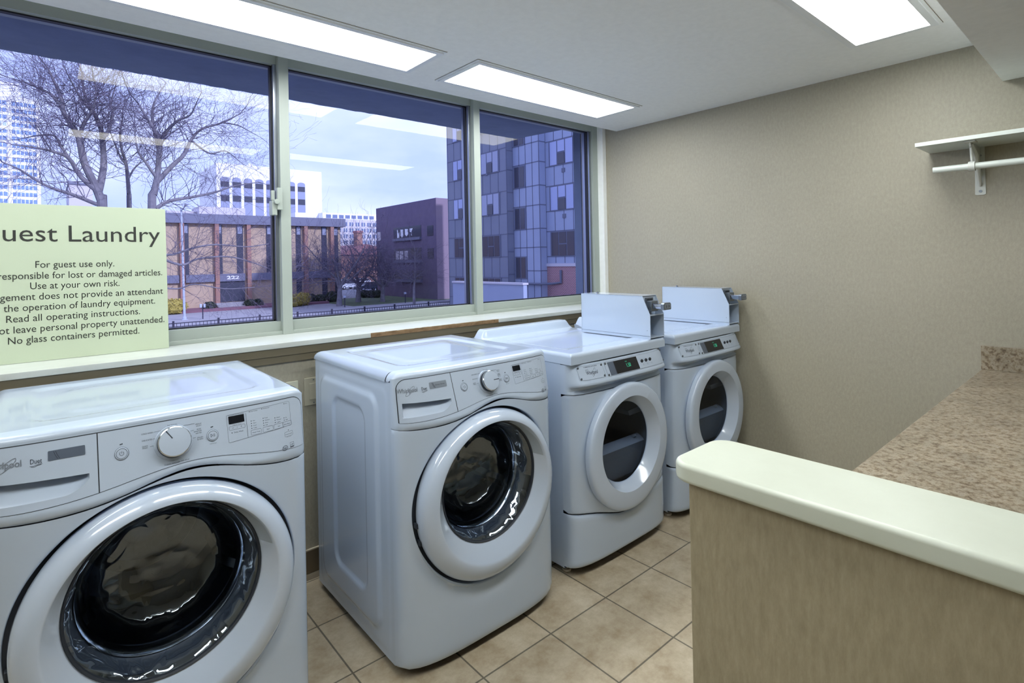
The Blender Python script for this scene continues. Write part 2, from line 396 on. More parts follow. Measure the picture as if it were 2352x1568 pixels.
# ------------------------------------------------------------------ window
YG = 2.70
win = bpy.data.objects.new('window_1', None); C.objects.link(win); struct(win)
f = MB()
f.box((XL, 2.66, 1.04), (XR, 2.76, 1.102)); f.box((XL, 2.64, 1.04), (XR, 2.68, 1.056))
f.build('bottom_rail', 'frame', win, bevel=.002)
MB().box((XL, 2.66, 2.318), (XR, 2.76, 2.40)).build('top_rail', 'frame', win, bevel=.002)
def post(x0, x1, y0=2.632):
    MB().box((x0, y0, 1.04), (x1, 2.74, 2.37)).build('mullion', 'frame', win, bevel=.002)
    MB().box((x0 - .016, 2.665, 1.075), (x0 + .001, 2.74, 2.335)).build('sash_channel', 'alu', win, bevel=.002)
post(.843, .889); post(1.986, 2.034)
MB().box((3.105, 2.65, 1.04), (3.16, 2.76, 2.37)).build('jamb', 'frame', win, bevel=.002)
MB().box((3.16, 2.60, 1.04), (3.199, 2.80, 2.40)).build('jamb_casing', 'ceil', win, bevel=.002)
MB().box((3.086, 2.67, 1.09), (3.106, 2.74, 2.33)).build('sash_channel', 'alu', win, bevel=.002)
for a, c in ((-1.15, .826), (.889, 1.970), (2.034, 3.086)):
    MB().box((a, YG - .003, 1.100), (c, YG + .003, 2.322)).build('pane', 'pane', win)
    g = MB(); t = .006
    for q in (((a, YG - .012, 1.102), (a + t, YG + .012, 2.318)), ((c - t, YG - .012, 1.102), (c, YG + .012, 2.318)), ((a, YG - .012, 1.102), (c, YG + .012, 1.102 + t)), ((a, YG - .012, 2.312), (c, YG + .012, 2.318))): g.box(*q)
    g.build('gasket', 'gasket', win)
post(-1.20, -1.15)
k = MB().box((.822, 2.612, 1.625), (.846, 2.634, 1.728)); k.box((.800, 2.62, 1.60), (.824, 2.665, 1.668))
k.tube([(.818, 2.604, 1.662), (.818, 2.626, 1.662)], .012, 14); k.tube([(.806, 2.628, 1.668), (.806, 2.628, 1.715)], .009, 10)
k.build('sash_lock', 'frame', win, bevel=.003)

# exterior soffit slab and pier, seen through the glass
m = MB(); n = 120; rr = random.Random(3)
top = [(-3.2 + (3.158 + 3.2) * i / n) for i in range(n + 1)]
e = [2.433 + .006 * rr.random() for _ in top]
vs = []; fs = []
for x, z in zip(top, e): vs += [(x, 2.80, 2.395), (x, 3.57, 2.434), (x, 3.60, z + .006), (x, 3.60, 2.9), (x, 2.80, 2.9)]
for i in range(n):
    for q in range(4): fs.append((5 * i + q, 5 * i + q + 1, 5 * i + 6 + q, 5 * i + 5 + q))
fs.append((0, 1, 2, 3, 4)); fs.append(tuple(5 * n + q for q in (4, 3, 2, 1, 0))); m.add(vs, fs)
struct(m.build('trim_7', 'overhang'), 'rough edged concrete overhang outside above the glass', 'overhang')
struct(MB().box((3.203, 2.86, -3.2), (3.8, 2.935, 6)).build('trim_8', 'overhang'), 'plain grey pier outside the right end of the window', 'pier')

# ------------------------------------------------------------------ half wall, cap, counter
struct(MB().box((.757, YB, 0), (.880, .466, 1.022)).build('wall_partition', 'pwall', bevel=.004))
cp = rrect(.740, YB + .001, .898, .492, .035, 6)
struct(MB().prism([(a, c) for a, c in cp], 'z', 1.020, 1.050).build('trim_3', 'cap', bevel=.007, seg=4), 'cream painted wooden cap on the half wall', 'wall cap')
ct = thing('countertop', 'brown speckled laminate counter running along the wall behind the half wall', 'counter', (2.04, .2, .80))
o = MB().box((.882, -.12, .800), (XR - .001, .470, .836)).build('counter_top', 'counter', None, bevel=.006, seg=3)
def reparent(o, p): o.parent = p; o.matrix_parent_inverse = Matrix.Translation(-p.location)
reparent(o, ct)
o = MB().box((XR - .020, -.12, .836), (XR - .001, .470, .942)).build('backsplash', 'counter', None, bevel=.002); reparent(o, ct)
o = MB().box((.882, -.14, 0), (2.9, -.125, .80)).box((.885, -.14, .0), (.90, .43, .80)).box((2.9, -.14, 0), (2.92, .43, .8)).build('support_panel', 'shelf', None); reparent(o, ct)

# ------------------------------------------------------------------ ceiling lights
def light(x0, x1, y0, y1, label):
    t = thing('ceiling_light', label, 'ceiling light', ((x0 + x1) / 2, (y0 + y1) / 2, ZC), group='flush fluorescent ceiling panels')
    cx, cy = t.location.x, t.location.y; a, c = (x1 - x0) / 2, (y1 - y0) / 2
    fr = MB()
    for (w0, w1, z0) in ((.0, .024, -.010), (.024, .034, -.004)):
        fr.box((-a - w1, -c - w1, z0), (-a - w0, c + w1, -.0002)); fr.box((a + w0, -c - w1, z0), (a + w1, c + w1, -.0002))
        fr.box((-a - w0, -c - w1, z0), (a + w0, -c - w0, -.0002)); fr.box((-a - w0, c + w0, z0), (a + w0, c + w1, -.0002))
    fr.build('frame', 'lampframe', t)
    g = MB(); w0, w1, z0 = .034, .0362, -.0008
    g.box((-a - w1, -c - w1, z0), (-a - w0, c + w1, -.0002)); g.box((a + w0, -c - w1, z0), (a + w1, c + w1, -.0002))
    g.box((-a - w0, -c - w1, z0), (a + w0, -c - w0, -.0002)); g.box((-a - w0, c + w0, z0), (a + w0, c + w1, -.0002))
    g.build('shadow_gap', 'apron', t)
    MB().box((-a, -c, -.006), (a, c, -.001)).build('diffuser', 'lamp', t)
    return t
light(.13, 1.332, 2.03, 2.295, 'long glowing ceiling panel over the two washing machines')
light(1.56, 2.755, 2.012, 2.308, 'glowing ceiling panel over the dryers, before the right wall')
light(1.54, 2.74, .538, .805, 'glowing ceiling panel nearest the dropped soffit above the counter')
light(.13, 1.332, .538, .805, 'ceiling panel above the half wall end, seen only reflected in the glass')
light(-1.35, -.15, 2.03, 2.295, 'unseen ceiling panel added for even light, beyond the left edge of the picture near the window')  # out-of-frame panel added so the room is evenly lit
light(-1.35, -.15, .538, .805, 'unseen ceiling panel added as fill light, beyond the left edge of the picture, nearer the viewer')  # added fill from the near left, no fixture known there
light(.9, 2.1, -.9, -.63, 'unseen ceiling panel added as fill light behind the counter, out of the picture')  # invented panel, extra front fill on the machines
light(-.6, .6, -.9, -.63, 'unseen ceiling panel added for even light at the back of the room behind the viewer')  # added behind the camera to even out the room light

# ------------------------------------------------------------------ notice board
sg = thing('notice_sign', 'pale green notice board reading Guest Laundry standing on the sill', 'sign', (.0885, 2.60, 1.041))
SX0, SX1, SZ = -.30, .2885, .566
def sgy(z): return -.02 + .035 * z / SZ
MB().add([(SX0, sgy(0), 0), (SX1, sgy(0), 0), (SX1, sgy(SZ), SZ), (SX0, sgy(SZ), SZ), (SX0, sgy(0) + .005, 0), (SX1, sgy(0) + .005, 0), (SX1, sgy(SZ) + .005, SZ), (SX0, sgy(SZ) + .005, SZ)],
         [(0, 1, 2, 3), (7, 6, 5, 4), (0, 4, 5, 1), (1, 5, 6, 2), (2, 6, 7, 3), (3, 7, 4, 0)]).build('board', 'sign', sg)
def ssf(x, z): return (x, sgy(z) - .0008, z)
m = MB()
for txt, zc, hw, cap in (('Guest Laundry', 1.4715, .268, .064), ('For guest use only.', 1.3755, .115, .026), ('Not responsible for lost or damaged articles.', 1.336, .272, .026),
        ('Use at your own risk.', 1.299, .130, .026), ('Management does not provide an attendant', 1.261, .273, .026), ('for the operation of laundry equipment.', 1.223, .245, .026),
        ('Read all operating instructions.', 1.185, .194, .026), ('Do not leave personal property unattended.', 1.1465, .275, .026), ('No glass containers permitted.', 1.109, .190, .026)):
    put_text(m, txt, 0, zc - 1.041, cap, 2 * hw, ssf)
m.build('lettering', 'signink', sg)

# ------------------------------------------------------------------ wall shelf with hanging rod
sh = thing('wall_shelf', 'white shelf with clothes rod on a bracket on the tan wall', 'shelf', (XR, .46, 1.62))
def shb(mb, *a, **k): o = mb.build(*a, **k); reparent(o, sh); return o
shb(MB().box((2.94, -.45, 1.835), (XR - .0005, .643, 1.852)), 'board', 'shelf', bevel=.001)
m = MB(); m.prism([(.441, 1.623), (.447, 1.6195), (.473, 1.6195), (.479, 1.623), (.477, 1.835), (.443, 1.835)], 'x', XR - .004, XR - .0005)
br = shb(m, 'bracket', 'bracket', bevel=.001)
m = MB()
# bent arm: from low on the plate up and out to the shelf's front
arm = [(XR - .006, 1.66), (XR - .05, 1.72), (XR - .11, 1.79), (XR - .20, 1.828)]
m.tube([(a, .460, c) for a, c in arm], [.006, .011, .012, .008], 10)
m.prism([(XR - .004, 1.70), (XR - .004, 1.833), (XR - .225, 1.833), (XR - .215, 1.812), (XR - .10, 1.775)], 'y', .457, .463)
m.box((XR - .24, .440, 1.829), (XR - .18, .480, 1.835))
shb(m, 'arm', 'bracket', bevel=.001)
m = MB(); m.tube([(XR - .205, .460, 1.822), (XR - .19, .460, 1.775), (XR - .185, .460, 1.748)], .005, 8)
m.prism([(3.015 + .021 * math.cos(t), 1.731 + .021 * math.sin(t)) for t in [math.pi * (.5 + i / 10) for i in range(16)]] + [(3.015 + .015 * math.cos(t), 1.731 + .015 * math.sin(t)) for t in [math.pi * (.5 + i / 10) for i in range(15, -1, -1)]], 'y', .449, .471)
shb(m, 'rod_hook', 'bracket')
shb(MB().tube([(3.015, .594, 1.731), (3.015, -.40, 1.731)], .0138, 20), 'hanging_rod', 'shelf', smooth=True)
for sz in (1.797, 1.636): shb(MB().tube([(XR - .006, .460, sz), (XR - .003, .460, sz)], .006, 12), 'screw', 'zinc')
# second bracket beyond the right edge of the picture
for nm, ps in (('bracket', [((XR - .004, -.319, 1.62), (XR - .0005, -.281, 1.835))]), ('arm', [((XR - .22, -.303, 1.805), (XR - .004, -.297, 1.835))])):
    q = MB(); [q.box(*p) for p in ps]
    if nm == 'arm': q.prism([(XR - .004, 1.66), (XR - .004, 1.80), (XR - .20, 1.81)], 'y', -.303, -.297); q.box((3.0, -.306, 1.72), (3.03, -.294, 1.82))
    shb(q, nm, 'bracket')

# ------------------------------------------------------------------ outlet and switch
ot = thing('wall_outlet', 'pale outlet plate on the wall behind the left washing machine', 'outlet', (.783, YW, .81))
MB().box((-.036, -.006, -.058), (.036, -.0003, .058)).build('cover_plate', 'ivory', ot, bevel=.002)
for dz in (-.022, .022):
    so_ = MB().prism(rrect(-.016, dz - .014, .016, dz + .014, .006), 'y', -.0075, -.006).build('socket', 'ivory', ot)
    for dx in (-.007, .005): MB().box((dx, -.008, dz - .004), (dx + .002, -.0074, dz + .006)).build('slot', 'dark', so_)
MB().tube([(0, -.0075, 0), (0, -.006, 0)], .003, 10).build('screw', 'zinc', ot)
sw = thing('light_switch', 'beige rocker switch plate on the wall between the washing machines', 'switch', (.885, YW, .812))
MB().box((-.040, -.006, -.060), (.040, -.0003, .060)).build('cover_plate', 'almond', sw, bevel=.002)
MB().box((-.019, -.0085, -.035), (.019, -.006, .035)).build('rocker', 'almond', sw, bevel=.0015)
for sz in (.05, -.05): MB().tube([(0, -.0072, sz), (0, -.006, sz)], .003, 10).build('screw', 'zinc', sw)
# ================================================================== WASHING MACHINES  (local: front looks to -y, seam of the front at y = 0)
HW = .352
XO = -.019
DXC = -.007
def sup(u, n, p): return max(0., 1 - min(1, abs(u)) ** n) ** p
def wyf(x): return -.097 * sup(x / HW, 3.4, .40)
def wy(x, z): return wyf(x) * (1 - 3.8 * max(0., z - .835))
def wsurf(x, z): return (x, wy(x, z), z)
def zs(x): return .806 + .052 * math.exp(-((x - .045) / .155) ** 2) + .010 * max(0, -x / HW)
def zb(x): return .835 + .041 * math.exp(-((x - .05) / .19) ** 2) + .006 * max(0, -x / HW)
DZ, GZ, DR, GR = .535, .577, .296, .206
XS = [HW * math.sin(math.pi / 2 * t) for t in lins(-1, 1, 71)]
def sstep(t): t = min(1, max(0, t)); return t * t * (3 - 2 * t)
def sdrr(y, z, y0, z0, y1, z1, r):
    cy, cz = (y0 + y1) / 2, (z0 + z1) / 2
    qx, qz = abs(y - cy) - (y1 - y0) / 2 + r, abs(z - cz) - (z1 - z0) / 2 + r
    return math.hypot(max(qx, 0), max(qz, 0)) + min(max(qx, qz), 0) - r

def make_washer(label, knob_angle, badge):
    t = thing('washing_machine', label, 'washing machine', group='front loading washing machines')
    # cabinet with embossed side panels
    m = MB()
    def bump(y, z):
        a = sdrr(y, z, .095, .105, .585, .905, .05); b_ = sdrr(y, z, .185, .20, .455, .845, .05); c_ = sdrr(y, z, .03, .06, .62, .94, .03)
        return .008 * (sstep((.012 - a) / .018)) - .008 * (sstep((.010 - b_) / .016)) + .0015 * sstep((.01 - c_) / .015)
    ys, zz = lins(0, .655, 90), lins(.032, .966, 120)
    m.grid(lambda y, z: (-HW - bump(y, z), y, z), ys, zz); m.grid(lambda y, z: (HW + bump(y, z), y, z), ys, zz)
    m.add([(-HW, .655, .032), (HW, .655, .032), (HW, .655, .966), (-HW, .655, .966), (-HW, 0, .032), (HW, 0, .032)], [(0, 1, 2, 3), (0, 4, 5, 1)])
    m.box((-HW + .0015, .001, .94), (HW - .0015, .06, .9688))
    cab = m.build('cabinet', 'enamel', t, smooth=True)
    for fx in (-.29, .29):
        for fy in (.06, .60): MB().tube([(fx, fy, 0), (fx, fy, .018), (fx, fy, .034)], [.022, .020, .012], 14).build('foot', 'foot', t, smooth=True)
    # top lid
    m = MB(); Y0, Y1, R = .030, .662, .030; HX = HW + .003
    def topz(x, y):
        d = min(HX - abs(x), Y1 - y)
        z = 1.0
        if d < R: z -= R - math.sqrt(max(0, R * R - (R - d) ** 2))
        s_ = sdrr(x, y, -.262, .085, .262, .575, .05); z -= .006 * sstep((.004 - s_) / .022)
        s2 = sdrr(x, y, -.20, .14, .20, .52, .06); z += .003 * sstep((0 - s2) / .03)
        return z
    gx = [-HX + .0 + R * q for q in (0, .02, .08, .18, .32, .5, .72, 1)] + lins(-HX + R + .01, HX - R - .01, 60) + [HX - R * q for q in (1, .72, .5, .32, .18, .08, .02, 0)]
    gy = [Y0] + lins(Y0 + .02, Y1 - R - .01, 50) + [Y1 - R * q for q in (1, .72, .5, .32, .18, .08, .02, 0)]
    m.grid(lambda x, y: (x, y, topz(x, y)), gx, gy)
    for sx in (-1, 1): m.add([(sx * HX, Y0, .970), (sx * HX, Y1, .970), (sx * HX, Y1, .9665), (sx * HX, Y0, .9665)], [(0, 1, 2, 3)])
    m.add([(-HX, Y1, .970), (HX, Y1, .970), (HX, Y1, .9665), (-HX, Y1, .9665)], [(0, 1, 2, 3)])
    m.build('top_lid', 'lidenamel', t, smooth=True, angle=50)
    # console (upper front), rolls over into the lid
    m = MB()
    def con(x, v):
        ax = abs(x) / HW
        if v <= 1:
            z = zs(x) + .0015 + (.981 - zs(x)) * v
            y = wy(x, z)
            if v < .06: y += .004 * (1 - v / .06)
            return (x, y, z)
        k = v - 1                                   # roll-over 0..1 quarter turn, 1..2 flat to lid
        yb = wy(x, .981); r = .019
        drop = 0.
        d = HW - abs(x)
        if d < .03: drop = .03 - math.sqrt(max(0, .0009 - (.03 - d) ** 2))
        if k <= 1:
            a = k * math.pi / 2; return (x, yb + (r * (1 - math.cos(a))), .981 + (r - drop * 1.0) * math.sin(a))
        yy = yb + r; return (x, yy + (.030 - yy) * (k - 1), 1.0 - drop)
    m.grid(con, XS, [0, .02, .06] + lins(.09, 1, 42) + lins(1.1, 2, 9) + [2.5, 3])
    def cut(f):                                     # opening behind the drawer's grip pocket
        q = [m.v[i] for i in f]
        return max(p[0] for p in q) > -.328 and min(p[0] for p in q) < -.151 and all(p[2] > zb(p[0]) + .001 for p in q) and min(p[2] for p in q) < .906
    m.f = [f for f in m.f if not cut(f)]; m.m = [0] * len(m.f)
    m.build('console', 'plastic', t, smooth=True, angle=60)
    # lower front panel, a radial mesh round the door opening
    m = MB(); cz = DZ; R0 = .306; TH = []
    corners = [math.atan2(zs(HW) - cz, HW - DXC), math.atan2(zs(-HW) - cz, -HW - DXC), math.atan2(.034 - cz, HW - DXC), math.atan2(.034 - cz, -HW - DXC)]
    TH = sorted([2 * math.pi * i / 144 - math.pi for i in range(144)] + corners)
    def outer(th):
        c, s_ = math.cos(th), math.sin(th); best = 9
        if abs(c) > 1e-6: best = min(best, (HW - DXC) / c if c > 0 else (HW + DXC) / -c)
        if s_ < 0: best = min(best, (.034 - cz) / s_)
        else:
            lo, hi = .1, best
            for _ in range(40):
                md = (lo + hi) / 2
                if cz + md * s_ > zs(max(-HW, min(HW, DXC + md * c))): hi = md
                else: lo = md
            best = lo
        return best
    rows = [(0, .040), (0, .012), (.0, .004), (.02, .0015), (.05, 0)] + [(q, 0) for q in (.1, .17, .25, .34, .43, .52, .61, .7, .78, .85, .91, .95, .975, .99, 1)]
    n = len(TH); vs = []
    for q, dp in rows:
        for th in TH:
            ro = outer(th); r = R0 + (ro - R0) * q if ro > R0 else R0 + (ro - R0) * q
            x, z = DXC + r * math.cos(th), cz + r * math.sin(th)
            x = max(-HW, min(HW, x)); rd = math.hypot(x - DXC, z - cz)
            y = wyf(x) + dp
            if z < cz: y += .012 * math.exp(-((rd - R0) / .03) ** 2) * sstep((cz - z) / .2) * (1 if dp == 0 else 0)
            if z < .06: y += .006 * ((.06 - z) / .026) ** 2
            vs.append((x, y, z))
    fs = [(i * n + k, i * n + (k + 1) % n, (i + 1) * n + (k + 1) % n, (i + 1) * n + k) for i in range(len(rows) - 1) for k in range(n)]
    m.add(vs, fs); m.build('front_panel', 'enamel', t, smooth=True, angle=60)
    MB().lathe([(.307, -.058, DXC, DZ), (.212, -.050, DXC, GZ)], 96).build('door_surround', 'dark', t, smooth=True)
    # fascia: drawer front and control panel with a dark line round them
    def fas(x0, x1, name, material, off, grow, pocket=False, rl=0., rr_=0.):
        mm = MB(); nx = max(30, int((x1 - x0) / .003)); us = lins(x0 - grow, x1 + grow, nx)
        if pocket: us = sorted(us + [PX0 - .0003, PX0 + .0003, PX1 - .0003, PX1 + .0003])
        def zlim(u):
            zt = .978 + grow; zl = zb(u) - grow
            for rad, xe, sg_ in ((rl, x0 - grow, 1), (rr_, x1 + grow, -1)):
                d = (u - xe) * sg_
                if rad and d < rad: zt -= rad - math.sqrt(max(0, rad * rad - (rad - d) ** 2))
            return zl, zt
        def fn(u, v):
            zl, zt = zlim(u); z = zl + (zt - zl) * v; x, y, z = wsurf(u, z); return (x, y - off, z)
        def fnp(u, v):                              # v 0..1 below the grip, 1..2 inside it, 3..4 above
            zl, zt = zlim(u); e = min(1, max(0, (u - PX0) / (PX1 - PX0)))
            ztp = .9035 - (u - PX0) * .04; zbt = .857 + .004 * e + .024 * max(0, (e - .72) / .28) ** 2; d = 0
            if v <= 1: z = zl + (zbt - zl) * v
            elif v <= 2:
                z = zbt + (ztp - zbt) * (v - 1)
                if PX0 < u < PX1: d = .034 * (v - 1) ** .8 * min(1, .2 + e / .03) * min(1, .2 + (1 - e) / .03)
            else: z = ztp + (zt - ztp) * (v - 3)
            x, y, z = wsurf(u, z); return (x, y - off + d, z)
        mm.grid(fnp if pocket else fn, us, lins(0, 1, 8) + lins(1.04, 2, 22) + lins(3, 4, 14) if pocket else lins(0, 1, 30))
        return mm.build(name, material, t, smooth=True, angle=40)
    PX0, PX1 = -.332, -.160
    DX = -.143
    dr = fas(-.341, DX - .0012, 'detergent_drawer', 'panelp', .0016, 0, True, rl=.03)
    fas(DX + .0012, .342, 'control_panel', 'panelp', .0016, 0, rr_=.03)
    def S(x, z, d=.0026): q = wsurf(x + XO, z); return (q[0], q[1] - d, q[2])
    m = MB(); g0 = lambda x, z: S(x - XO, z, .0008)
    xs_ = lins(.343, -.342, 60)
    arc = lambda sx: [(sx * (.3125 + .030 * math.sin(q)), .948 + .031 * math.cos(q)) for q in lins(0, math.pi / 2, 8)]
    put_line(m, list(reversed(arc(-1))) + arc(1) + [(x, zb(x)) for x in xs_] + [(-.3425, .948)], .0022, g0); put_line(m, [(DX, zb(DX)), (DX, .978)], .0030, g0)
    m.build('panel_gap', 'dark', t)
    # raised maker's name, drawer badge
    m = MB(); put_text(m, 'Whirlpool', -.2905, .9365, .0145, .066, S, .012); put_ring(m, ellipse(-.282, .940, .021, .0055, .75), .0011, S)
    m.build('raised_lettering', 'silver', dr)
    m = MB(); put_text(m, 'Duet', -.233, .9375, .0105, .020, S)
    put_line(m, [(-.244, .9335), (-.238, .9325), (-.232, .9345), (-.226, .9355), (-.222, .935)], .0007, S); put_line(m, [(-.242, .9315), (-.236, .9308), (-.230, .933), (-.224, .934)], .0006, S)
    m.build('lettering', 'ink', dr)
    m = MB(); put_poly(m, rrect(-.213, .938, -.147, .9585, .002), lambda x, z: S(x, z, .003)); bd = m.build('badge', 'badge2' if badge else 'badge', dr)
    m = MB()
    for q in (0, .0035): put_line(m, [(-.203 + q, .9565), (-.2005 + q, .949), (-.196 + q, .940)], .0012, lambda x, z: S(x, z, .0034))
    if badge: put_text(m, 'Direct Drive', -.173, .9465, .0045, .036, lambda x, z: S(x, z, .0034))
    m.build('badge_lettering', 'ink', bd)
    # knob
    kx, kz = .028 + XO, .9255; ky = wsurf(kx, kz)[1]; ta = math.atan(.36); ca_, sa_ = math.cos(ta), math.sin(ta)
    def tilt(mb): mb.v = [(x, ky + (y - ky) * ca_ + (z - kz) * sa_, kz - (y - ky) * sa_ + (z - kz) * ca_) for x, y, z in mb.v]; return mb
    m = MB(); m.lathe([(.0425, ky + .004, kx, kz), (.0425, ky - .003, kx, kz), (.041, ky - .006, kx, kz)], 64, close1=True); base = tilt(m).build('knob_ring', 'panelp', t, smooth=True)
    m = MB(); m.lathe([(.0365, ky - .002, kx, kz), (.0365, ky - .020, kx, kz)], 64); kb = tilt(m).build('knob', 'dark', t, smooth=True)
    m = MB(); m.lathe([(.0365, ky - .020, kx, kz), (.0365, ky - .0235, kx, kz), (.0345, ky - .0255, kx, kz)], 64); tilt(m).build('chrome_rim', 'chrome', kb, smooth=True)
    m = MB(); m.lathe([(.0345, ky - .0253, kx, kz), (.020, ky - .0268, kx, kz), (.0005, ky - .0272, kx, kz)], 64); tilt(m).build('knob_face', 'panelp', kb, smooth=True)
    a = math.radians(knob_angle); m = MB(); m.tube([(kx + .010 * math.cos(a), ky - .0268, kz + .010 * math.sin(a)), (kx + .034 * math.cos(a), ky - .0258, kz + .034 * math.sin(a))], .0014, 8); tilt(m).build('pointer', 'ink', kb)
    # buttons
    for nm, bx, bz in (('power_button', -.079, .925), ('start_button', .116, .9245)):
        m = MB(); el = lambda r: ellipse(bx, bz, r, r, 0, 40); prev = None
        for r, d in ((.0135, .001), (.0135, .0034), (.0122, .0042)):
            cur_ = [S(x, z, d) for x, z in el(r)]
            if prev: m.add(prev + cur_, [(i, (i + 1) % 40, 40 + (i + 1) % 40, 40 + i) for i in range(40)])
            prev = cur_
        m.add(prev, [tuple(range(40))]); bt = m.build(nm, 'panelp', t, smooth=True)
        m = MB(); g = lambda x, z: S(x, z, .0047)
        put_ring(m, ellipse(bx, bz, .0138, .0138, 0, 36), .0007, lambda x, z: S(x, z, .0036)); put_ring(m, ellipse(bx, bz, .0108, .0108, 0, 32), .0008, g)
        put_line(m, [(bx - .003, bz + .0195), (bx + .003, bz + .0205)], .0024, S)
        if nm[0] == 'p':
            put_line(m, [(bx + .0042 * math.sin(q), bz + .0042 * math.cos(q)) for q in lins(.6, 5.7, 16)], .0009, g); put_line(m, [(bx, bz), (bx, bz + .0048)], .0009, g)
        else:
            put_line(m, [(bx - .0045, bz - .0038), (bx - .0045, bz + .0038), (bx, bz), (bx - .0045, bz - .0038)], .0009, g)
            for q in (.0022, .0045): put_line(m, [(bx + q, bz - .0036), (bx + q, bz + .0036)], .0009, g)
            put_text(m, 'Hold to Start', bx, bz - .0205, .002, .016, S)
        m.build('symbol', 'ink', bt)
    # display
    m = MB(); put_poly(m, rrect(.157, .9425, .196, .9615, .001), lambda x, z: S(x, z, .003)); m.build('display', 'screen', t)
    # printed legends
    m = MB()
    for s_, x, z, w_ in (('NORMAL', .0285, .9655, .022), ('COLD WASH', -.026, .9565, .024), ('DELICATES', -.027, .9415, .021), ('QUICK', -.032, .9285, .012), ('WASH', -.0325, .9245, .011), ('HEAVY', .086, .9565, .014),
                         ('DUTY', .0865, .952, .012), ('ECO', .086, .9440, .009), ('SANITIZE', .083, .9395, .018), ('with Oxi', .0845, .9350, .014), ('DRAIN', .087, .9240, .013), ('& SPIN', .087, .9196, .013), ('CLEAN WASHER', .022, .8778, .034), ('with affresh', .050, .8795, .018)):
        put_text(m, s_, x, z, .0032, w_, S)
    for p in ([(.0285, .9625), (.0285, .964)], [(-.012, .958), (.003, .9585), (.006, .956)], [(-.015, .943), (-.0085, .943)], [(-.022, .927), (-.0125, .9275)], [(.049, .959), (.054, .9605), (.077, .9605)], [(.064, .9445), (.074, .945)], [(.071, .927), (.077, .927)]): put_line(m, p, .0006, S)
    bx0, bx1 = .152, .349
    m2 = [(.201, .962), (.201, .900)]; put_line(m, m2, .0007, S)
    put_line(m, [(.1525, .899), (.1525, .9635), (.154, .965), (.318, .9705), (.322, .969), (.323, .962), (.322, .908), (.319, .905), (.20, .900), (.155, .8975), (.1525, .899)], .0005, S)
    put_ring(m, rrect(.1565, .927, .1965, .936, .002), .0005, S)
    put_text(m, 'Estimated Time Remaining', .1765, .9632, .002, .038, S); put_text(m, 'Adjust Time', .1765, .9375, .002, .022, S)
    put_text(m, '-', .166, .9295, .006, .004, S); put_text(m, '+', .187, .9295, .005, .004, S); put_text(m, 'I', .1765, .930, .003, .0006, S)
    put_text(m, 'Delay Wash', .179, .9185, .0032, .023, S); dots = [(.1625, .92)]
    for s_, cx, w_ in (('Wash Temp', .2235, .021), ('Spin', .2555, .008), ('Soil', .286, .006), ('Extra Rinse', .3105, .017)):
        z0 = .9035 + (cx - .2235) * .012
        put_ring(m, rrect(cx - .014, z0, cx + .0135, z0 + .0125, .0025), .0005, S); put_text(m, s_, cx, z0 + .0045, .003, w_, S)
    for lst, cx in ((('Hot', 'Warm', 'Cool', 'Cold'), .213), (('Fast', 'Medium', 'Slow', 'Off'), .245), (('Heavy', 'Normal', 'Light'), .277), (('On', 'Off'), .303)):
        for i, s_ in enumerate(reversed(lst)):
            z = .9195 + i * .0062 + (cx - .213) * .012; put_text(m, s_, cx + .004 + .0011 * len(s_), z, .0026, .0021 * len(s_), S); dots.append((cx, z + .0013))
    for s_, x, z, w_ in (('Door Locked', .223, .9625, .018), ('Add Garment', .256, .9635, .018), ('Done', .3135, .9645, .007)): put_text(m, s_, x, z, .0026, w_, S); dots.append((x - w_ / 2 - .003, z + .0013))
    put_ring(m, rrect(.300, .877, .3245, .889, .0025), .0005, S); put_text(m, 'Control Lock', .3122, .8815, .0028, .020, S); put_text(m, 'Hold 3 seconds', .3122, .8745, .0016, .014, S); dots.append((.3122, .893))
    for x, z in dots: put_poly(m, ellipse(x, z, .0012, .0012, 0, 10), S)
    put_ring(m, ellipse(.297, .8485, .0078, .0060, .2), .0012, S); put_text(m, 'he', .297, .8462, .0062, .0095, S, .01)
    put_ring(m, rrect(.313, .8455, .325, .8585, .0003), .0006, S); put_line(m, [(.314, .850), (.318, .8535), (.323, .8545)], .0007, S); put_poly(m, rrect(.3135, .846, .3245, .8480, .0002), S); put_ring(m, ellipse(.321, .8515, .0018, .0018, 0, 8), .0006, S)
    m.build('lettering', 'ink', t)
    # door: ring lofted from the outer circle to the higher inner circle
    def ring_prof(ps): return [(r, y, DXC, DZ + (GZ - DZ) * k) for r, y, k in ps]
    m = MB(); m.lathe(ring_prof([(.270, -.048, 0), (.293, -.062, 0), (.297, -.078, 0), (.296, -.095, 0), (.290, -.112, .02), (.281, -.122, .05), (.268, -.130, .12), (.257, -.1340, .22), (.249, -.1348, .30), (.2455, -.1340, .36), (.243, -.1318, .40), (.231, -.119, .6), (.218, -.1035, .84), (.2095, -.093, 1), (.206, -.089, 1)]), 128)
    door = m.build('door', 'ring', t, smooth=True, angle=33)
    # grip recess at the right of the door opening, its shade painted as a darker strip
    m = MB(); us = lins(math.radians(14), math.radians(62), 30); KP = [(1, .2095, -.093), (.84, .218, -.1035), (.6, .231, -.119), (.38, .243, -.1318)]
    def gr(u, v):
        e = max(0, min(1, (u - us[0]) / .02, (us[-1] - u) / .5)); k = 1 - .55 * v * e ** .6
        for (ka, ra, ya), (kb_, rb, yb_) in zip(KP, KP[1:]):
            if k >= kb_: q = (ka - k) / (ka - kb_); r, y = ra + (rb - ra) * q, ya + (yb_ - ya) * q; break
        return (DXC + r * math.cos(u), y - .0009, DZ + (GZ - DZ) * k + r * math.sin(u))
    m.grid(gr, us, lins(0, 1, 8)); m.build('door_grip', 'recess_shade', door, smooth=True)
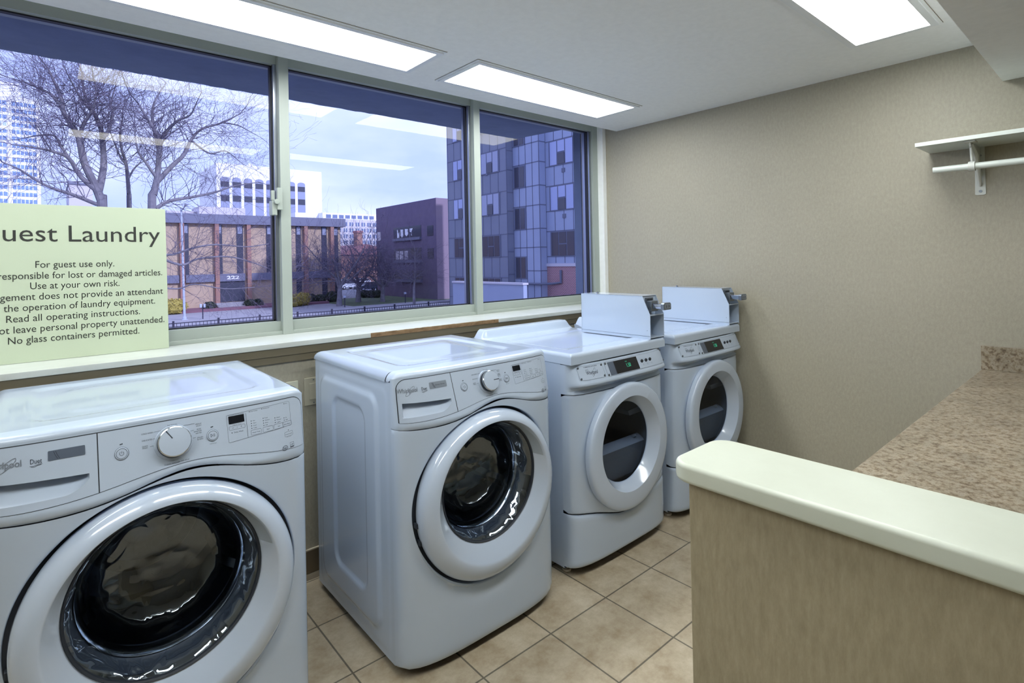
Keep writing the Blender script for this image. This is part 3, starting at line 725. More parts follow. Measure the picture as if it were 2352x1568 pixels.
    for zz_ in (-.09, -.03): MB().box((DXC - math.sqrt(.3035 ** 2 - zz_ ** 2), -.080, DZ + zz_ - .009), (DXC - math.sqrt(.295 ** 2 - zz_ ** 2), -.060, DZ + zz_ + .009)).build('hinge', 'dark', door, bevel=.003)
    # glass bowl
    bp = [(.2065, -.091, 1), (.202, -.087, 1), (.195, -.078, 1.0), (.181, -.055, 1.0), (.167, -.020, 1.04), (.157, .020, 1.08), (.147, .045, 1.12), (.132, .060, 1.16), (.108, .071, 1.22), (.07, .079, 1.28), (.035, .082, 1.3), (.001, .083, 1.3)]
    m = MB(); m.lathe(ring_prof(bp), 96); m.build('glass_bowl', 'bowl', door, smooth=True, angle=180)
    m = MB(); m.lathe(ring_prof([(.2105, -.0955, 1), (.208, -.0985, 1), (.2045, -.095, 1), (.2035, -.087, 1)]), 96); m.build('glass_rim', 'dark', door, smooth=True)
    # gasket and drum seen through the bowl
    m = MB(); m.lathe([(.232, -.046, DXC, GZ), (.205, -.034, DXC, GZ), (.188, -.022, DXC, GZ), (.1765, -.006, DXC, GZ), (.1745, .004, DXC, GZ), (.180, .022, DXC, GZ), (.212, .048, DXC, GZ), (.228, .06, DXC, GZ)], 72); m.build('door_gasket', 'gk', t, smooth=True)
    m = MB(); m.lathe([(.184, -.0245, DXC, GZ), (.179, -.0185, DXC, GZ), (.1752, -.010, DXC, GZ), (.1725, .002, DXC, GZ)], 96); m.build('bright_lip', 'chrome', t, smooth=True)
    m = MB(); m.lathe([(.222, .062, DXC, .57), (.243, .075, DXC, .57), (.247, .12, DXC, .57), (.247, .40, DXC, .57), (.235, .43, DXC, .57), (.165, .44, DXC, .57), (.155, .425, DXC, .57), (.125, .415, DXC, .57), (.118, .40, DXC, .57), (.07, .392, DXC, .57), (.062, .38, DXC, .57), (.03, .372, DXC, .57), (.001, .37, DXC, .57)], 72)
    drm = m.build('drum', 'steel', t, smooth=True, angle=50)
    for q in range(3):
        a = math.radians(95 + 120 * q); ca, sa = math.cos(a), math.sin(a); m = MB(); vs = []
        for y, hgt in ((.10, .02), (.14, .065), (.34, .065), (.40, .03)):
            for d, rr2 in ((-.035, .246), (-.012, .246 - hgt), (.012, .246 - hgt), (.035, .246)):
                vs.append((DXC + rr2 * ca - d * sa, y, .57 + rr2 * sa + d * ca))
        m.add(vs, [(i * 4 + k, i * 4 + k + 1, i * 4 + k + 5, i * 4 + k + 4) for i in range(3) for k in range(3)] + [(0, 1, 2, 3), (12, 13, 14, 15)]); m.build('drum_baffle', 'steel', drm, smooth=True, angle=50)
    return t
w2 = make_washer('white washing machine with its left side exposed, second from the window wall\'s left end', -5 + 6, True)
w2['label'] = 'white washing machine beside the dryers, its embossed left side in view'
w2.location = (1.213, 1.630, 0)
w1 = make_washer('white washing machine below the notice sign, cut by the left edge', 122, False)
w1.location = (.231, 1.666, 0)
HW = .345
XS = [HW * math.sin(math.pi / 2 * t) for t in lins(-1, 1, 71)]
# ================================================================== DRYERS (local: seam at y = 0, front to -y)
def dyf(x): return -.083 * sup(x / HW, 4.5, .33)
def dzb(x): return .275 - .075 * math.exp(-(x / .20) ** 2) * 1.0
DSZ = .783
CP = [(.7845, .000), (.797, .014), (.808, .010), (.815, -.008), (.8195, -.022), (.825, -.028), (.832, -.027), (.86, -.013), (.90, .005), (.912, .010)]
def dcon(z):
    for (a, ya), (b, yb) in zip(CP, CP[1:]):
        if z <= b: return ya + (yb - ya) * (z - a) / (b - a)
    return CP[-1][1]
def dw(x):
    if x > 0: return 1 if x < .315 else .85
    return sstep((x + .345) / .035)
def dsurf(x, z): return (x, dyf(x) + dcon(z) * dw(x), z)
DDX, DDZ = 0., .505
def make_dryer(label):
    t = thing('dryer', label, 'dryer', group='coin operated dryers')
    m = MB(); m.box((-HW, 0, .03), (HW, .66, .914)); del m.f[2]; del m.m[2]; m.build('cabinet', 'enamel', t, bevel=.003)
    for fx in (-.31, .31):
        for fy in (.02, .60):
            ft = MB().tube([(fx, fy, 0), (fx, fy, .006), (fx, fy, .012)], [.017, .020, .018], 16)
            ft.tube([(fx, fy, .010), (fx, fy, .034)], .008, 10); ft.build('foot', 'foot', t, smooth=True)
    # top: rounded front edge, raised lip at the back
    m = MB(); HX = HW + .002; R = .016
    def tp(x, y):
        d = min(HX - abs(x), y + .066); z = .962
        if d < R: z -= R - math.sqrt(max(0, R * R - (R - d) ** 2))
        s_ = sdrr(x, y, -.27, .04, .27, .46, .03); z -= .003 * sstep((.0 - s_) / .015)
        lip = sstep((y - .555) / .030) * sstep((HW + .004 - abs(x)) / .05) if abs(x) > HW - .05 else sstep((y - .555) / .030)
        z += .046 * lip
        return z
    def edge(q): return [R * k for k in (0, .05, .15, .3, .5, .75, 1)]
    gx = [-HX + k for k in edge(0)] + lins(-HX + R + .008, HX - R - .008, 60) + [HX - k for k in reversed(edge(0))]
    gy = [-.066 + k for k in edge(0)] + lins(-.04, .54, 30) + lins(.55, .60, 16) + [.615, .63]
    m.grid(lambda x, y: (x, y, tp(x, y)), gx, gy)
    for pts in ([(-HX, -.066), (HX, -.066)], [(-HX, -.066), (-HX, .63)], [(HX, -.066), (HX, .63)], [(-HX, .63), (HX, .63)]):
        (ax, ay), (bx, by) = pts; m.add([(ax, ay, .947), (bx, by, .947), (bx, by, .915), (ax, ay, .915)], [(0, 1, 2, 3)])
    for sx in (-1, 1): m.add([(sx * HX, .555, .946), (sx * HX, .63, .946), (sx * HX, .63, .97), (sx * HX, .60, .965)], [(0, 1, 2, 3)])
    m.add([(-HX, -.066, .915), (HX, -.066, .915), (HX, .63, .915), (-HX, .63, .915)], [(0, 1, 2, 3)])
    m.build('top_lid', 'enamel', t, smooth=True, angle=50)
    # console
    m = MB(); zsn = sorted(set([q for q, _ in CP] + lins(.7845, .912, 36)))
    m.grid(lambda x, z: dsurf(x, z), XS, zsn)
    for sx in (-1, 1): m.add([(sx * HW, 0, z) for z in zsn] + [dsurf(sx * HW, z) for z in reversed(zsn)], [tuple(range(2 * len(zsn)))])
    m.build('console', 'plastic', t, smooth=True, angle=60)
    # front door panel (radial mesh round the opening) and toe panel
    m = MB(); R0 = .235; cz = DDZ
    cor = [math.atan2(DSZ - cz, HW), math.atan2(DSZ - cz, -HW), math.atan2(dzb(HW) - cz, HW), math.atan2(dzb(HW) - cz, -HW)]
    TH = sorted([2 * math.pi * i / 144 - math.pi for i in range(144)] + cor)
    def outer(th):
        c, s_ = math.cos(th), math.sin(th); best = 9
        if abs(c) > 1e-6: best = HW / abs(c)
        if s_ > 0: return min(best, (DSZ - .002 - cz) / s_)
        lo, hi = .1, best
        for _ in range(40):
            md = (lo + hi) / 2
            if cz + md * s_ < dzb(md * c) + .003: hi = md
            else: lo = md
        return lo
    rows = [0] + lins(.06, 1, 22); n = len(TH); vs = []
    for q in rows:
        for th in TH:
            ro = outer(th); r = R0 + (ro - R0) * q; x = max(-HW, min(HW, r * math.cos(th))); vs.append((x, dyf(x) + (.006 * max(0, (q - .97) / .03)), cz + r * math.sin(th)))
    m.add(vs, [(i * n + k, i * n + (k + 1) % n, (i + 1) * n + (k + 1) % n, (i + 1) * n + k) for i in range(len(rows) - 1) for k in range(n)])
    m.build('front_panel', 'enamel', t, smooth=True, angle=60)
    m = MB(); vv = [0, .02, .06] + lins(.12, .88, 12) + [.94, .975, 1]
    def kick(x, v):
        z = .040 + (dzb(x) - .0015 - .040) * v; e = min(v, 1 - v); return (x, dyf(x) * 1.03 + (.010 * (1 - e / .06) ** 2 if e < .06 else 0), z)
    m.grid(kick, XS, vv); m.build('toe_panel', 'enamel', t, smooth=True, angle=60)
    # door
    ctr = lambda ps: [(r, y, DDX, z) for r, y, z in ps]
    m = MB(); m.lathe(ctr([(.262, -.070, DDZ), (.2875, -.082, DDZ), (.2885, -.086, DDZ), (.2885, -.1015, DDZ), (.2872, -.107, DDZ), (.2835, -.1115, DDZ), (.277, -.1145, DDZ + .001), (.268, -.116, DDZ + .002), (.2175, -.1185, DDZ + .012), (.2160, -.1182, DDZ + .013), (.2148, -.1168, DDZ + .013), (.187, -.068, DDZ + .010), (.183, -.062, DDZ + .010)]), 144)
    door = m.build('door', 'ring', t, smooth=True, angle=28)
    m = MB(); m.lathe([(.1845, -.066, DDX, DDZ + .010), (.10, -.066, DDX, DDZ + .010), (.001, -.066, DDX, DDZ + .010)], 96); m.build('door_glass', 'dglass', door, smooth=True)
    # drum behind
    m = MB(); m.lathe([(.20, -.055, 0, .515), (.25, -.04, 0, .515), (.275, -.01, 0, .515), (.275, .42, 0, .515)], 72); drm = m.build('drum', 'dgrey', t, smooth=True)
    m = MB(); m.lathe([(.275, .42, 0, .515), (.16, .42, 0, .515), (.15, .41, 0, .515), (.001, .41, 0, .515)], 64); m.build('bulkhead', 'dback', t, smooth=True, angle=40)
    m = MB(); cz_ = .515; rr_ = .205
    def hx(z): return math.sqrt(max(.0004, rr_ ** 2 - (z - cz_) ** 2))
    m.grid(lambda u, z: (u * hx(z), -.034 + .02 * (z < .33), z), lins(-1, 1, 12), lins(.312, .468, 14)); lh = m.build('lint_housing', 'dhouse', t, smooth=True)
    m = MB(); m.grid(lambda u, v: (u * hx(.468 + .03 * v), -.034 + .035 * v + .010 * v * v, .468 + .024 * v ** .7), lins(-1, 1, 12), lins(0, 1, 6)); m.build('housing_top', 'baffle', lh, smooth=True)
    m = MB(); m.tube([(.150, .0, .488), (.150, -.012, .494), (.150, -.020, .498)], [.008, .009, .005], 14); m.build('catch', 'silver', lh, smooth=True)
    for a in (28, 148):
        a = math.radians(a); ca, sa = math.cos(a), math.sin(a); m = MB(); vs = []
        for y, hg in ((-.01, .06), (.02, .10), (.36, .10), (.41, .07)):
            for d, rr2 in ((-.045, .274), (-.014, .274 - hg), (.014, .274 - hg), (.045, .274)): vs.append((rr2 * ca - d * sa, y, .515 + rr2 * sa + d * ca))
        m.add(vs, [(i * 4 + k, i * 4 + k + 1, i * 4 + k + 5, i * 4 + k + 4) for i in range(3) for k in range(3)] + [(0, 1, 2, 3), (12, 13, 14, 15)]); m.build('drum_baffle', 'baffle', drm, smooth=True, angle=50)
    # plates on the console
    def S(x, z, d=.0016): q = dsurf(x, z); return (q[0], q[1] - d, q[2])
    def plate(nm, x0, x1, z0, z1, off=.0012):
        m = MB(); us = lins(x0, x1, 24); m.grid(lambda x, z: S(x, z, off), us, [z0, (z0 + z1) / 2, z1]); p = m.build(nm, 'panelp', t)
        m = MB(); put_line(m, [(x0, z1), (x0, z0), (x1, z0), (x1, z1), (x0, z1)], .0007, lambda x, z: S(x, z, off + .0004)); m.build('plate_edge', 'badge', p)
        for sx, sz in ((x0 + .006, z1 - .006), (x1 - .006, z1 - .006), (x0 + .006, z0 + .006), (x1 - .006, z0 + .006)):
            m = MB(); y = S(sx, sz)[1]; m.lathe([(.0052, y, sx, sz), (.0052, y - .002, sx, sz), (.003, y - .0035, sx, sz), (.0003, y - .0037, sx, sz)], 14); m.build('screw', 'zinc', p, smooth=True)
        return p
    np_ = plate('name_plate', -.308, -.164, .847, .903)
    m = MB(); g = lambda x, z: S(x, z, .002)
    put_text(m, 'COMMERCIAL DUTY DRYER', -.236, .8965, .0034, .078, g, .01); put_text(m, 'Whirlpool', -.237, .867, .0155, .066, g, .006); put_ring(m, ellipse(-.226, .874, .020, .0055, .95), .0008, g); put_text(m, 'UPTIME', -.262, .8845, .003, .016, g)
    m.build('lettering', 'ink', np_)
    cp_ = plate('control_plate', -.148, .322, .8445, .9035)
    m = MB(); put_poly(m, rrect(-.128, .847, .0845, .9005, .002), lambda x, z: S(x, z, .0024)); dp = m.build('display', 'screen', cp_)
    m = MB(); put_poly(m, [(-.128, .847), (-.088, .847), (-.088, .9005), (-.128, .9005)], lambda x, z: S(x, z, .0028)); m.build('card_slot', 'badge', dp)
    m = MB(); put_line(m, [(-.086, .848), (-.086, .900)], .004, lambda x, z: S(x, z, .003)); m.build('slot_edge', 'gasket', dp)
    m = MB(); put_text(m, '1.50', .012, .8655, .0165, .030, lambda x, z: S(x, z, .003)); put_text(m, 'PRICE', .0, .8875, .0035, .013, lambda x, z: S(x, z, .003)); m.build('green_digits', 'green', dp)
    for q in (.115, .148, .181):
        m = MB(); y = S(q, .876)[1]; m.lathe([(.0085, y, q, .876), (.0075, y - .005, q, .876), (.0003, y - .006, q, .876)], 20); m.build('push_button', 'dark', cp_, smooth=True)
    m = MB(); put_line(m, [(.105, .876), (.192, .876)], .0008, g)
    for q, s_ in ((.121, 'High'), (.153, 'Med'), (.187, 'Low')): put_text(m, s_, q, .860, .003, .009, g); put_text(m, 'temp', q, .856, .0025, .009, g)
    m.build('legend', 'badge', cp_)
    # coin box bolted to the right half of the top
    x0, x1 = .226, .344; yf, yb, z0, z1 = -.066, .385, .962, 1.176; th = .0022
    side = [(yb, z0), (yb, z1), (yf + .045, z1), (yf, 1.083), (yf, z0)]
    m = MB(); m.prism(side, 'x', x0, x0 + th); m.prism(side, 'x', x1 - th, x1); m.box((x0, yb - th, z0), (x1, yb, z1)); m.box((x0, yf + .045, z1 - th), (x1, yb, z1))
    xa, xb = x0 + .001, x1 - .001; m.box((xa, yf + .001, 1.078), (xb, yf + .05, 1.083)); m.box((xa, yf + .05, 1.078), (xb, yf + .052, z1 - .003)); m.box((xa, yf + .085, z0 + .001), (xb, yf + .088, 1.079)); m.box((xa, yf + .001, z0 + .006), (xb, yf + .088, z0 + .009))
    cb = m.build('coin_box', 'enamel', t)
    m = MB(); m.box((x0 - .0006, yf + .001, z0 + .014), (x0, yb - .001, z0 + .0155)); m.tube([(x0 - .0006, yf + .018, 1.005), (x0, yf + .018, 1.005)], .0018, 8); m.build('service_seam', 'badge', cb)
    m = MB(); m.box((x0 + .03, yf + .010, 1.098), (x0 + .085, yf + .052, 1.150)); m.box((x0 + .028, yf + .038, 1.140), (x0 + .088, yf + .05, 1.165)); cs = m.build('coin_mechanism', 'zinc', cb, bevel=.003)
    m = MB()
    for k in range(7): m.box((x0 + .032 + .007 * k, yf + .0365, 1.145), (x0 + .035 + .007 * k, yf + .038, 1.160))
    m.build('coin_slots', 'dark', cs)
    m = MB(); m.box((x0 + .036, yf - .045, 1.112), (x0 + .080, yf + .02, 1.136)); m.box((x0 + .032, yf - .045, 1.134), (x0 + .084, yf + .03, 1.138)); m.build('coin_slide', 'chrome', cs, bevel=.002)
    m = MB(); m.prism([(x0 + .028, 1.108), (x0 + .088, 1.108), (x0 + .091, 1.112), (x0 + .091, 1.136), (x0 + .084, 1.143), (x0 + .034, 1.143), (x0 + .027, 1.136)], 'y', yf - .062, yf - .043); hd = m.build('slide_handle', 'zinc', cs, bevel=.002)
    m = MB(); put_poly(m, rrect(x0 + .036, 1.116, x0 + .083, 1.137, .002), lambda x, z: (x, yf - .0626, z)); m.build('price_label', 'badge2', hd)
    m = MB(); put_text(m, '$1.50', x0 + .0595, 1.1205, .0125, .036, lambda x, z: (x, yf - .0632, z), .02); m.build('price_lettering', 'gasket', hd)
    m = MB(); m.prism(rrect(x0 + .012, 1.005, x0 + .048, 1.050, .014), 'y', yf + .062, yf + .085); lk = m.build('lock_plate', 'silver', cb, bevel=.003)
    m = MB(); m.tube([(x0 + .030, yf + .060, 1.030), (x0 + .030, yf + .050, 1.030)], .010, 18); m.build('lock', 'chrome', lk, smooth=True)
    m = MB(); m.box((x0 + .028, yf + .0492, 1.023), (x0 + .032, yf + .0502, 1.037)); m.build('keyhole', 'dark', lk); MB().box((x0 + .012, yf + .082, .978), (x0 + .03, yf + .085, 1.0)).build('label_plate', 'dark', cb)
    m = MB(); m.tube([(x0 + .04, .30, z1), (x0 + .04, .30, z1 + .006)], .007, 14); m.tube([(x0 + .055, .31, z1), (x0 + .055, .31, z1 + .008)], .005, 10); m.build('top_lock', 'chrome', cb, smooth=True)
    return t
d1 = make_dryer('white coin dryer between the washing machine and the other dryer'); d1.location = (2.030, 1.645, 0)
d2 = copy_tree(d1); d2.location = (2.797, 1.634, 0); d2['label'] = 'white coin dryer standing against the tan right wall'
# ================================================================== OUTDOORS
GD = -3.2
struct(MB().box((-260, 2.9, GD - .5), (420, 620, GD)).build('ground', 'asphalt'))
def reg(pxs, z, name, m, th=.04):
    q = [atz(px, py, GD) for px, py in pxs]; return struct(MB().prism([(p.x, p.y) for p in q], 'z', GD, GD + z).build(name, m))
yF = atz(600, 744, GD).y                       # fence line
Y2 = 63.8                                      # front of the tan office building
struct(MB().box((-60, yF + 1.4, GD), (33, Y2 - 3.2, GD + .03)).build('pavement', 'walk'))
struct(MB().box((24.4, 53.9, GD), (60, 66.5, GD + .05)).build('lawn', 'lawn'))
struct(MB().box((-60, Y2 - 3.6, GD + .03), (24.4, Y2, GD + .25)).build('planting_bed', 'magenta'))

def face_rect(mb, ax, pos, u0, u1, z0, z1, d=.06):
    """thin slab proud of a facade: ax 'y' = facade facing -y at y=pos (u is x); ax 'x' = facing -x at x=pos (u is y)"""
    if ax == 'y': mb.box((u0, pos - d, z0), (u1, pos + .02, z1))
    else: mb.box((pos - d, u0, z0), (pos + .02, u1, z1))
    return mb
def P(mb, name, m, par): return mb.build(name, m, par)

# ---- tan brick office building, number 222
ob = thing('office_building', 'long tan brick office building numbered 222 across the street', 'building')
xL, xR, zT = -34, aty(783, 600, Y2).x, aty(640, 498, Y2).z; zF = aty(640, 518, Y2).z
P(MB().box((xL, Y2, GD), (xR, Y2 + 22, zF)), 'wall', 'tanbrick', ob)
P(MB().box((xL - .3, Y2 - .55, zF), (xR + .45, Y2 + 22.3, zT)), 'fascia', 'fascia', ob)
m = MB()
for px in (160, 260, 385, 413, 492, 497, 562, 569, 624, 672, 713, 768): pass
zm1, zm0 = aty(540, 628, Y2).z, aty(540, 645, Y2).z
for px in (70, 150, 230, 310, 413, 493, 566, 697, 757):
    x = aty(px + 4, 600, Y2).x; P(MB().box((x - .2, Y2 - .5, GD), (x + .2, Y2, zF)), 'brick_pier', 'redbrick', ob)
for a, c in ((90, 106), (170, 186), (250, 266), (330, 346), (420, 434), (499, 511), (544, 559), (612, 624), (680, 692), (739, 751), (763, 777)):
    xa, xb = aty(a, 600, Y2).x, aty(c, 600, Y2).x; P(face_rect(MB(), 'y', Y2, xa, xb, zm1, zF, .05), 'window', 'bwin', ob)
    if a > 660 or a < 420: P(face_rect(MB(), 'y', Y2, xa, xb, GD + .6, zm0, .05), 'window', 'bwin', ob)
    P(face_rect(MB(), 'y', Y2, xa + .1, xb - .1, zF - 1.0, zF - .1, .09), 'blind', 'bwin2', ob)
for a, c in ((330, 410), (425, 491), (500, 561), (573, 640), (665, 695), (703, 756)):
    P(face_rect(MB(), 'y', Y2, aty(a, 600, Y2).x, aty(c, 600, Y2).x, zm0, zm1, .3), 'spandrel', 'fascia', ob)
xa, xb = aty(500, 600, Y2).x, aty(561, 600, Y2).x
P(face_rect(MB(), 'y', Y2, xa, xb, GD + .7, zm0, .08), 'entrance', 'bwin', ob)
m = MB(); put_text(m, '222', aty(533, 600, Y2).x, zm0 + .22, .36, 1.25, lambda x, z: (x, Y2 - .33, z), .03); P(m, 'numerals', 'numwhite', ob)
for k in range(4): P(MB().box((xa - .4, Y2 - 2.4 + .45 * k, GD + .02), (xb + 1.5, Y2, GD + .16 * (k + 1))), 'step', 'walk', ob)
P(MB().box((aty(455, 600, Y2 + 6).x, Y2 + 5, zT), (aty(560, 600, Y2 + 6).x, Y2 + 9, zT + 1.3)).box((aty(385, 600, Y2 + 6).x, Y2 + 6, zT), (aty(560, 600, Y2 + 6).x, Y2 + 8, zT + .8)), 'roof_plant', 'paleconc', ob)

# ---- white tower with blue windows
tw = thing('high_rise_tower', 'tall white tower with rows of blue windows at the left edge of the window', 'tower')
yT = 300; q = aty(90, 225, yT); x0, x1 = -60, q.x; zt = aty(50, 203, yT).z
P(MB().box((x0, yT, GD), (x1, yT + 30, zt - 4)).box((x0, yT + 1, zt - 4), (x1 - 6, yT + 28, zt + 2)), 'wall', 'white', tw)
z = zt - 6
while z > 10:
    for (ua, ub) in ((x1 - 8.6, x1 - 1.2), (x1 - 18, x1 - 10.2)):
        f = face_rect(MB(), 'y', yT, ua, ub, z - 1.6, z, .05); w_ = P(f, 'window_band', 'bluewin', tw)
        mm = MB()
        for k in range(1, 6): face_rect(mm, 'y', yT, ua + (ub - ua) * k / 6 - .12, ua + (ub - ua) * k / 6 + .12, z - 1.6, z, .12)
        P(mm, 'window_divider', 'white', w_)
    z -= 2.85
for u in (x1 - .6, x1 - 9.4): P(face_rect(MB(), 'y', yT, u - .5, u + .5, GD, zt - 4, .5), 'pilaster', 'white', tw)

# ---- white block with tall arched windows
yA = 200; aw = thing('arched_office_block', 'white block with tall arched window bays behind the tan building', 'building')
x0, x1 = aty(497, 400, yA).x, aty(650, 400, yA).x + 14; zt = aty(540, 377, yA).z
P(MB().box((x0, yA, GD), (x1, yA + 26, zt)), 'wall', 'white', aw)
for k in range(8):
    xc = aty(517, 450, yA).x + k * (aty(544, 450, yA).x - aty(517, 450, yA).x); hw = 1.35; z1 = aty(530, 408, yA).z
    arch = [(xc - hw, 5), (xc + hw, 5), (xc + hw, z1 - .5)] + [(xc + hw * math.cos(t), z1 - .5 + .7 * math.sin(t)) for t in lins(.3, 2.84, 7)] + [(xc - hw, z1 - .5)]
    b_ = P(MB().prism([(a, c) for a, c in arch], 'y', yA - .1, yA + .05), 'arched_bay', 'bwin2', aw)
    P(MB().box((xc - hw + .1, yA - .16, z1 - 3.2), (xc + hw - .1, yA - .08, z1 - 1.4)).box((xc - hw + .1, yA - .16, z1 - 8), (xc + hw - .1, yA - .08, z1 - 6)), 'dark_panes', 'bwin', b_)
P(MB().box((aty(575, 380, yA).x, yA + 2, zt), (aty(585, 380, yA).x, yA + 4, zt + 1)), 'roof_vent', 'white', aw)

# ---- grey flat block behind the trees
yB_ = 170; gb = thing('flat_office_block', 'low grey flat roofed block seen between the tree trunks', 'building')
P(MB().box((aty(158, 440, yB_).x, yB_, GD), (aty(213, 440, yB_).x, yB_ + 20, aty(180, 421, yB_).z)), 'wall', 'paleconc', gb)
P(MB().box((aty(156, 440, yB_).x, yB_ - .3, aty(180, 424, yB_).z), (aty(215, 440, yB_).x, yB_ + 20.3, aty(180, 420, yB_).z)), 'roof_edge', 'fascia', gb)

# ---- pale hospital-like block, far middle
yH = 150; hb = thing('tower_block', 'pale many windowed block in the distance right of the window post', 'building')
xa, xb, xc = aty(690, 500, yH).x, aty(768, 500, yH).x, aty(872, 500, yH).x + 4
z1, z2 = aty(740, 487, yH).z, aty(830, 495, yH).z
P(MB().box((xa, yH + 4, GD), (xb + 3, yH + 25, z1)), 'rear_wing', 'white', hb)
P(MB().box((xb - 3, yH + 1, GD), (xc, yH + 20, z1)), 'upper_storey', 'white', hb)
P(MB().box((xb, yH, GD), (xc, yH + 18, z2 - 1.2)), 'wall', 'paleconc', hb)
for k in range(8): P(face_rect(MB(), 'y', yH + 1, xb - 2 + k * 1.9, xb - .6 + k * 1.9, z1 - 1.5, z1 - .5), 'window', 'greywin', hb)
for r in range(6):
    for k in range(7):
        u = xb + .8 + k * 1.85; zz = z2 - 3.2 - r * 1.75
        f = P(face_rect(MB(), 'y', yH, u, u + 1.15, zz, zz + 1.1), 'window', 'greywin', hb); P(face_rect(MB(), 'y', yH, u + .5, u + .62, zz, zz + 1.1, .1), 'window_bar', 'white', f)
# ---- red roofed house with chimney
yR = 105; rh = thing('red_roofed_house', 'low red roofed brick house with a chimney behind the bare trees', 'house')
xa, xb = aty(775, 560, yR).x, aty(868, 560, yR).x + 6; ze, zr = aty(800, 585, yR).z, aty(800, 560, yR).z
P(MB().box((xa, yR, GD), (xb, yR + 12, ze)), 'wall', 'redbrick', rh)
P(MB().prism([(xa - .6, ze), (xb + .6, ze), ((xa * .6 + xb * .4), zr)], 'y', yR - .5, yR + 12.5), 'roof', 'redroof', rh)
ch = P(MB().box((aty(825, 560, yR).x, yR + 1, ze - 1), (aty(838, 560, yR).x, yR + 2.6, aty(830, 530, yR).z)), 'chimney', 'redbrick', rh)
P(MB().box((aty(824, 560, yR).x, yR + .8, aty(830, 534, yR).z), (aty(839, 560, yR).x, yR + 2.8, aty(830, 529, yR).z)), 'chimney_cap', 'redroof', ch)

# ---- dark brick building with poster windows
xb_ = 35.0; bb = thing('brick_building', 'dark purple brick building with long windows, white sheets in its upper one', 'building')
ya, yb = atx(1001, 500, xb_).y, atx(864, 500, xb_).y; zt = atx(935, 466, xb_).z
P(MB().box((xb_, ya, GD), (xb_ + 14, yb, zt)), 'wall', 'purple', bb)
P(MB().box((xb_ + .02, ya - .04, GD), (xb_ + 14, ya + .2, zt + .01)), 'return_wall', 'purple2', bb)
def zx(px, py, x): return atx(px, py, x).z
for (pa, pb, t0, t1) in ((905, 968, 520, 546), (905, 968, 570, 597), (906, 969, 621, 641)):
    u0, u1 = atx(pb, 560, xb_).y, atx(pa, 560, xb_).y; w_ = P(face_rect(MB(), 'x', xb_, u0, u1, zx(936, t1, xb_), zx(936, t0, xb_), .04), 'window', 'bwin', bb)
    P(face_rect(MB(), 'x', xb_, u0, u1, zx(936, t1, xb_) - .35, zx(936, t1, xb_), .25), 'window_ledge', 'fascia', w_)
    if t0 == 520:
        for k, pp in enumerate(((913, 918), (921, 927), (931, 938), (942, 951))):
            a_, b_ = atx(pp[1], 535, xb_).y, atx(pp[0], 535, xb_).y; zz0, zz1 = zx(930, 545 - (k > 1) * 2, xb_), zx(930, 526, xb_)
            mm = MB()
            if k == 0: mm.prism([(a_, zz0), (b_, zz0), (b_, zz1), ((a_ + b_) / 2 + .1, zz1), ((a_ + b_) / 2, zz0 + .5), (a_, zz1 - .3)], 'x', xb_ - .07, xb_ - .05)
            elif k == 3: mm.prism([(a_ + .2, zz1), (b_, zz1), (b_, zz1 - .4), (b_ - .4, zz1 - .5), (b_ - .5, zz0), (a_ + .6, zz0 + .1), (a_ + .5, zz1 - .4)], 'x', xb_ - .07, xb_ - .05)
            else: mm.prism([(a_, zz0 + .2), ((a_ + b_) / 2, zz0), (b_, zz0 + .25), (b_, zz1), (a_, zz1 - .05)], 'x', xb_ - .07, xb_ - .05)
            P(mm, 'paper_sheet', 'numwhite', w_)
    if t0 == 570:
        for pp in ((910, 917), (919, 927), (930, 938)):
            P(face_rect(MB(), 'x', xb_, atx(pp[1], 580, xb_).y, atx(pp[0], 580, xb_).y, zx(930, 596, xb_), zx(930, 576, xb_), .07), 'blind', 'paleconc', w_)
for (pa, pb, t0, t1, mt) in ((1007, 1019, 515, 539, 'bwin'), (1008, 1020, 569, 593, 'bwin'), (868, 875, 533, 553, 'paleconc'), (867, 875, 578, 592, 'bwin')):
    u0, u1 = atx(min(pb, 1000), 560, xb_).y, atx(pa, 560, xb_).y
    if pa > 1000: u0, u1 = ya + .6, ya + 1.9
    P(face_rect(MB(), 'x', xb_, u0, u1, zx((pa + pb) / 2, t1, xb_), zx((pa + pb) / 2, t0, xb_), .05), 'window', mt, bb)

# ---- grey panelled apartment building in three steps, facing left
ap = thing('apartment_building', 'grey panelled apartment building stepping towards us on the right', 'building')
A = (27.0, 31.735, 39.74); B = (27.668, 28.803, 31.735); D = (28.342, 21.5, 28.803); ZTOP = 17
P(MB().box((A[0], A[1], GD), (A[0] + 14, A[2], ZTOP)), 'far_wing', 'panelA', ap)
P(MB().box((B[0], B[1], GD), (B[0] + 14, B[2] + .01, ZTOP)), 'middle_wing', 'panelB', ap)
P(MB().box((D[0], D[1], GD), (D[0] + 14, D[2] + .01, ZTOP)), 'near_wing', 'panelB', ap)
zbk = .82
P(MB().box((D[0] - .03, D[1], GD), (D[0] + .01, D[2] + .015, zbk)), 'brick_base', 'aptbrick', ap)
P(MB().box((D[0] - .10, D[1], zbk), (D[0] + .01, D[2] + .015, zbk + .22)), 'stone_band', 'stone', ap)
FA = [9.94 + 3.33, 9.94, 6.60, 3.27, -.10]
def joints(F, zsl, us, nm):
    m = MB()
    for z in zsl: face_rect(m, 'x', F[0], F[1], F[2], z - .03, z + .03, .02)
    for u in us: face_rect(m, 'x', F[0], u - .025, u + .025, -3.2 if F is not D else zbk + .25, ZTOP, .02)
    P(m, nm, 'joint', ap)
joints(A, [z + d for z in FA for d in (.1, -1.65)], lins(A[1], A[2], 9), 'panel_joints')
joints(B, [z + d for z in (11.7, 8.46, 5.26, 1.52 + .6) for d in (.15, -1.6)], lins(B[1], B[2], 5), 'panel_joints')
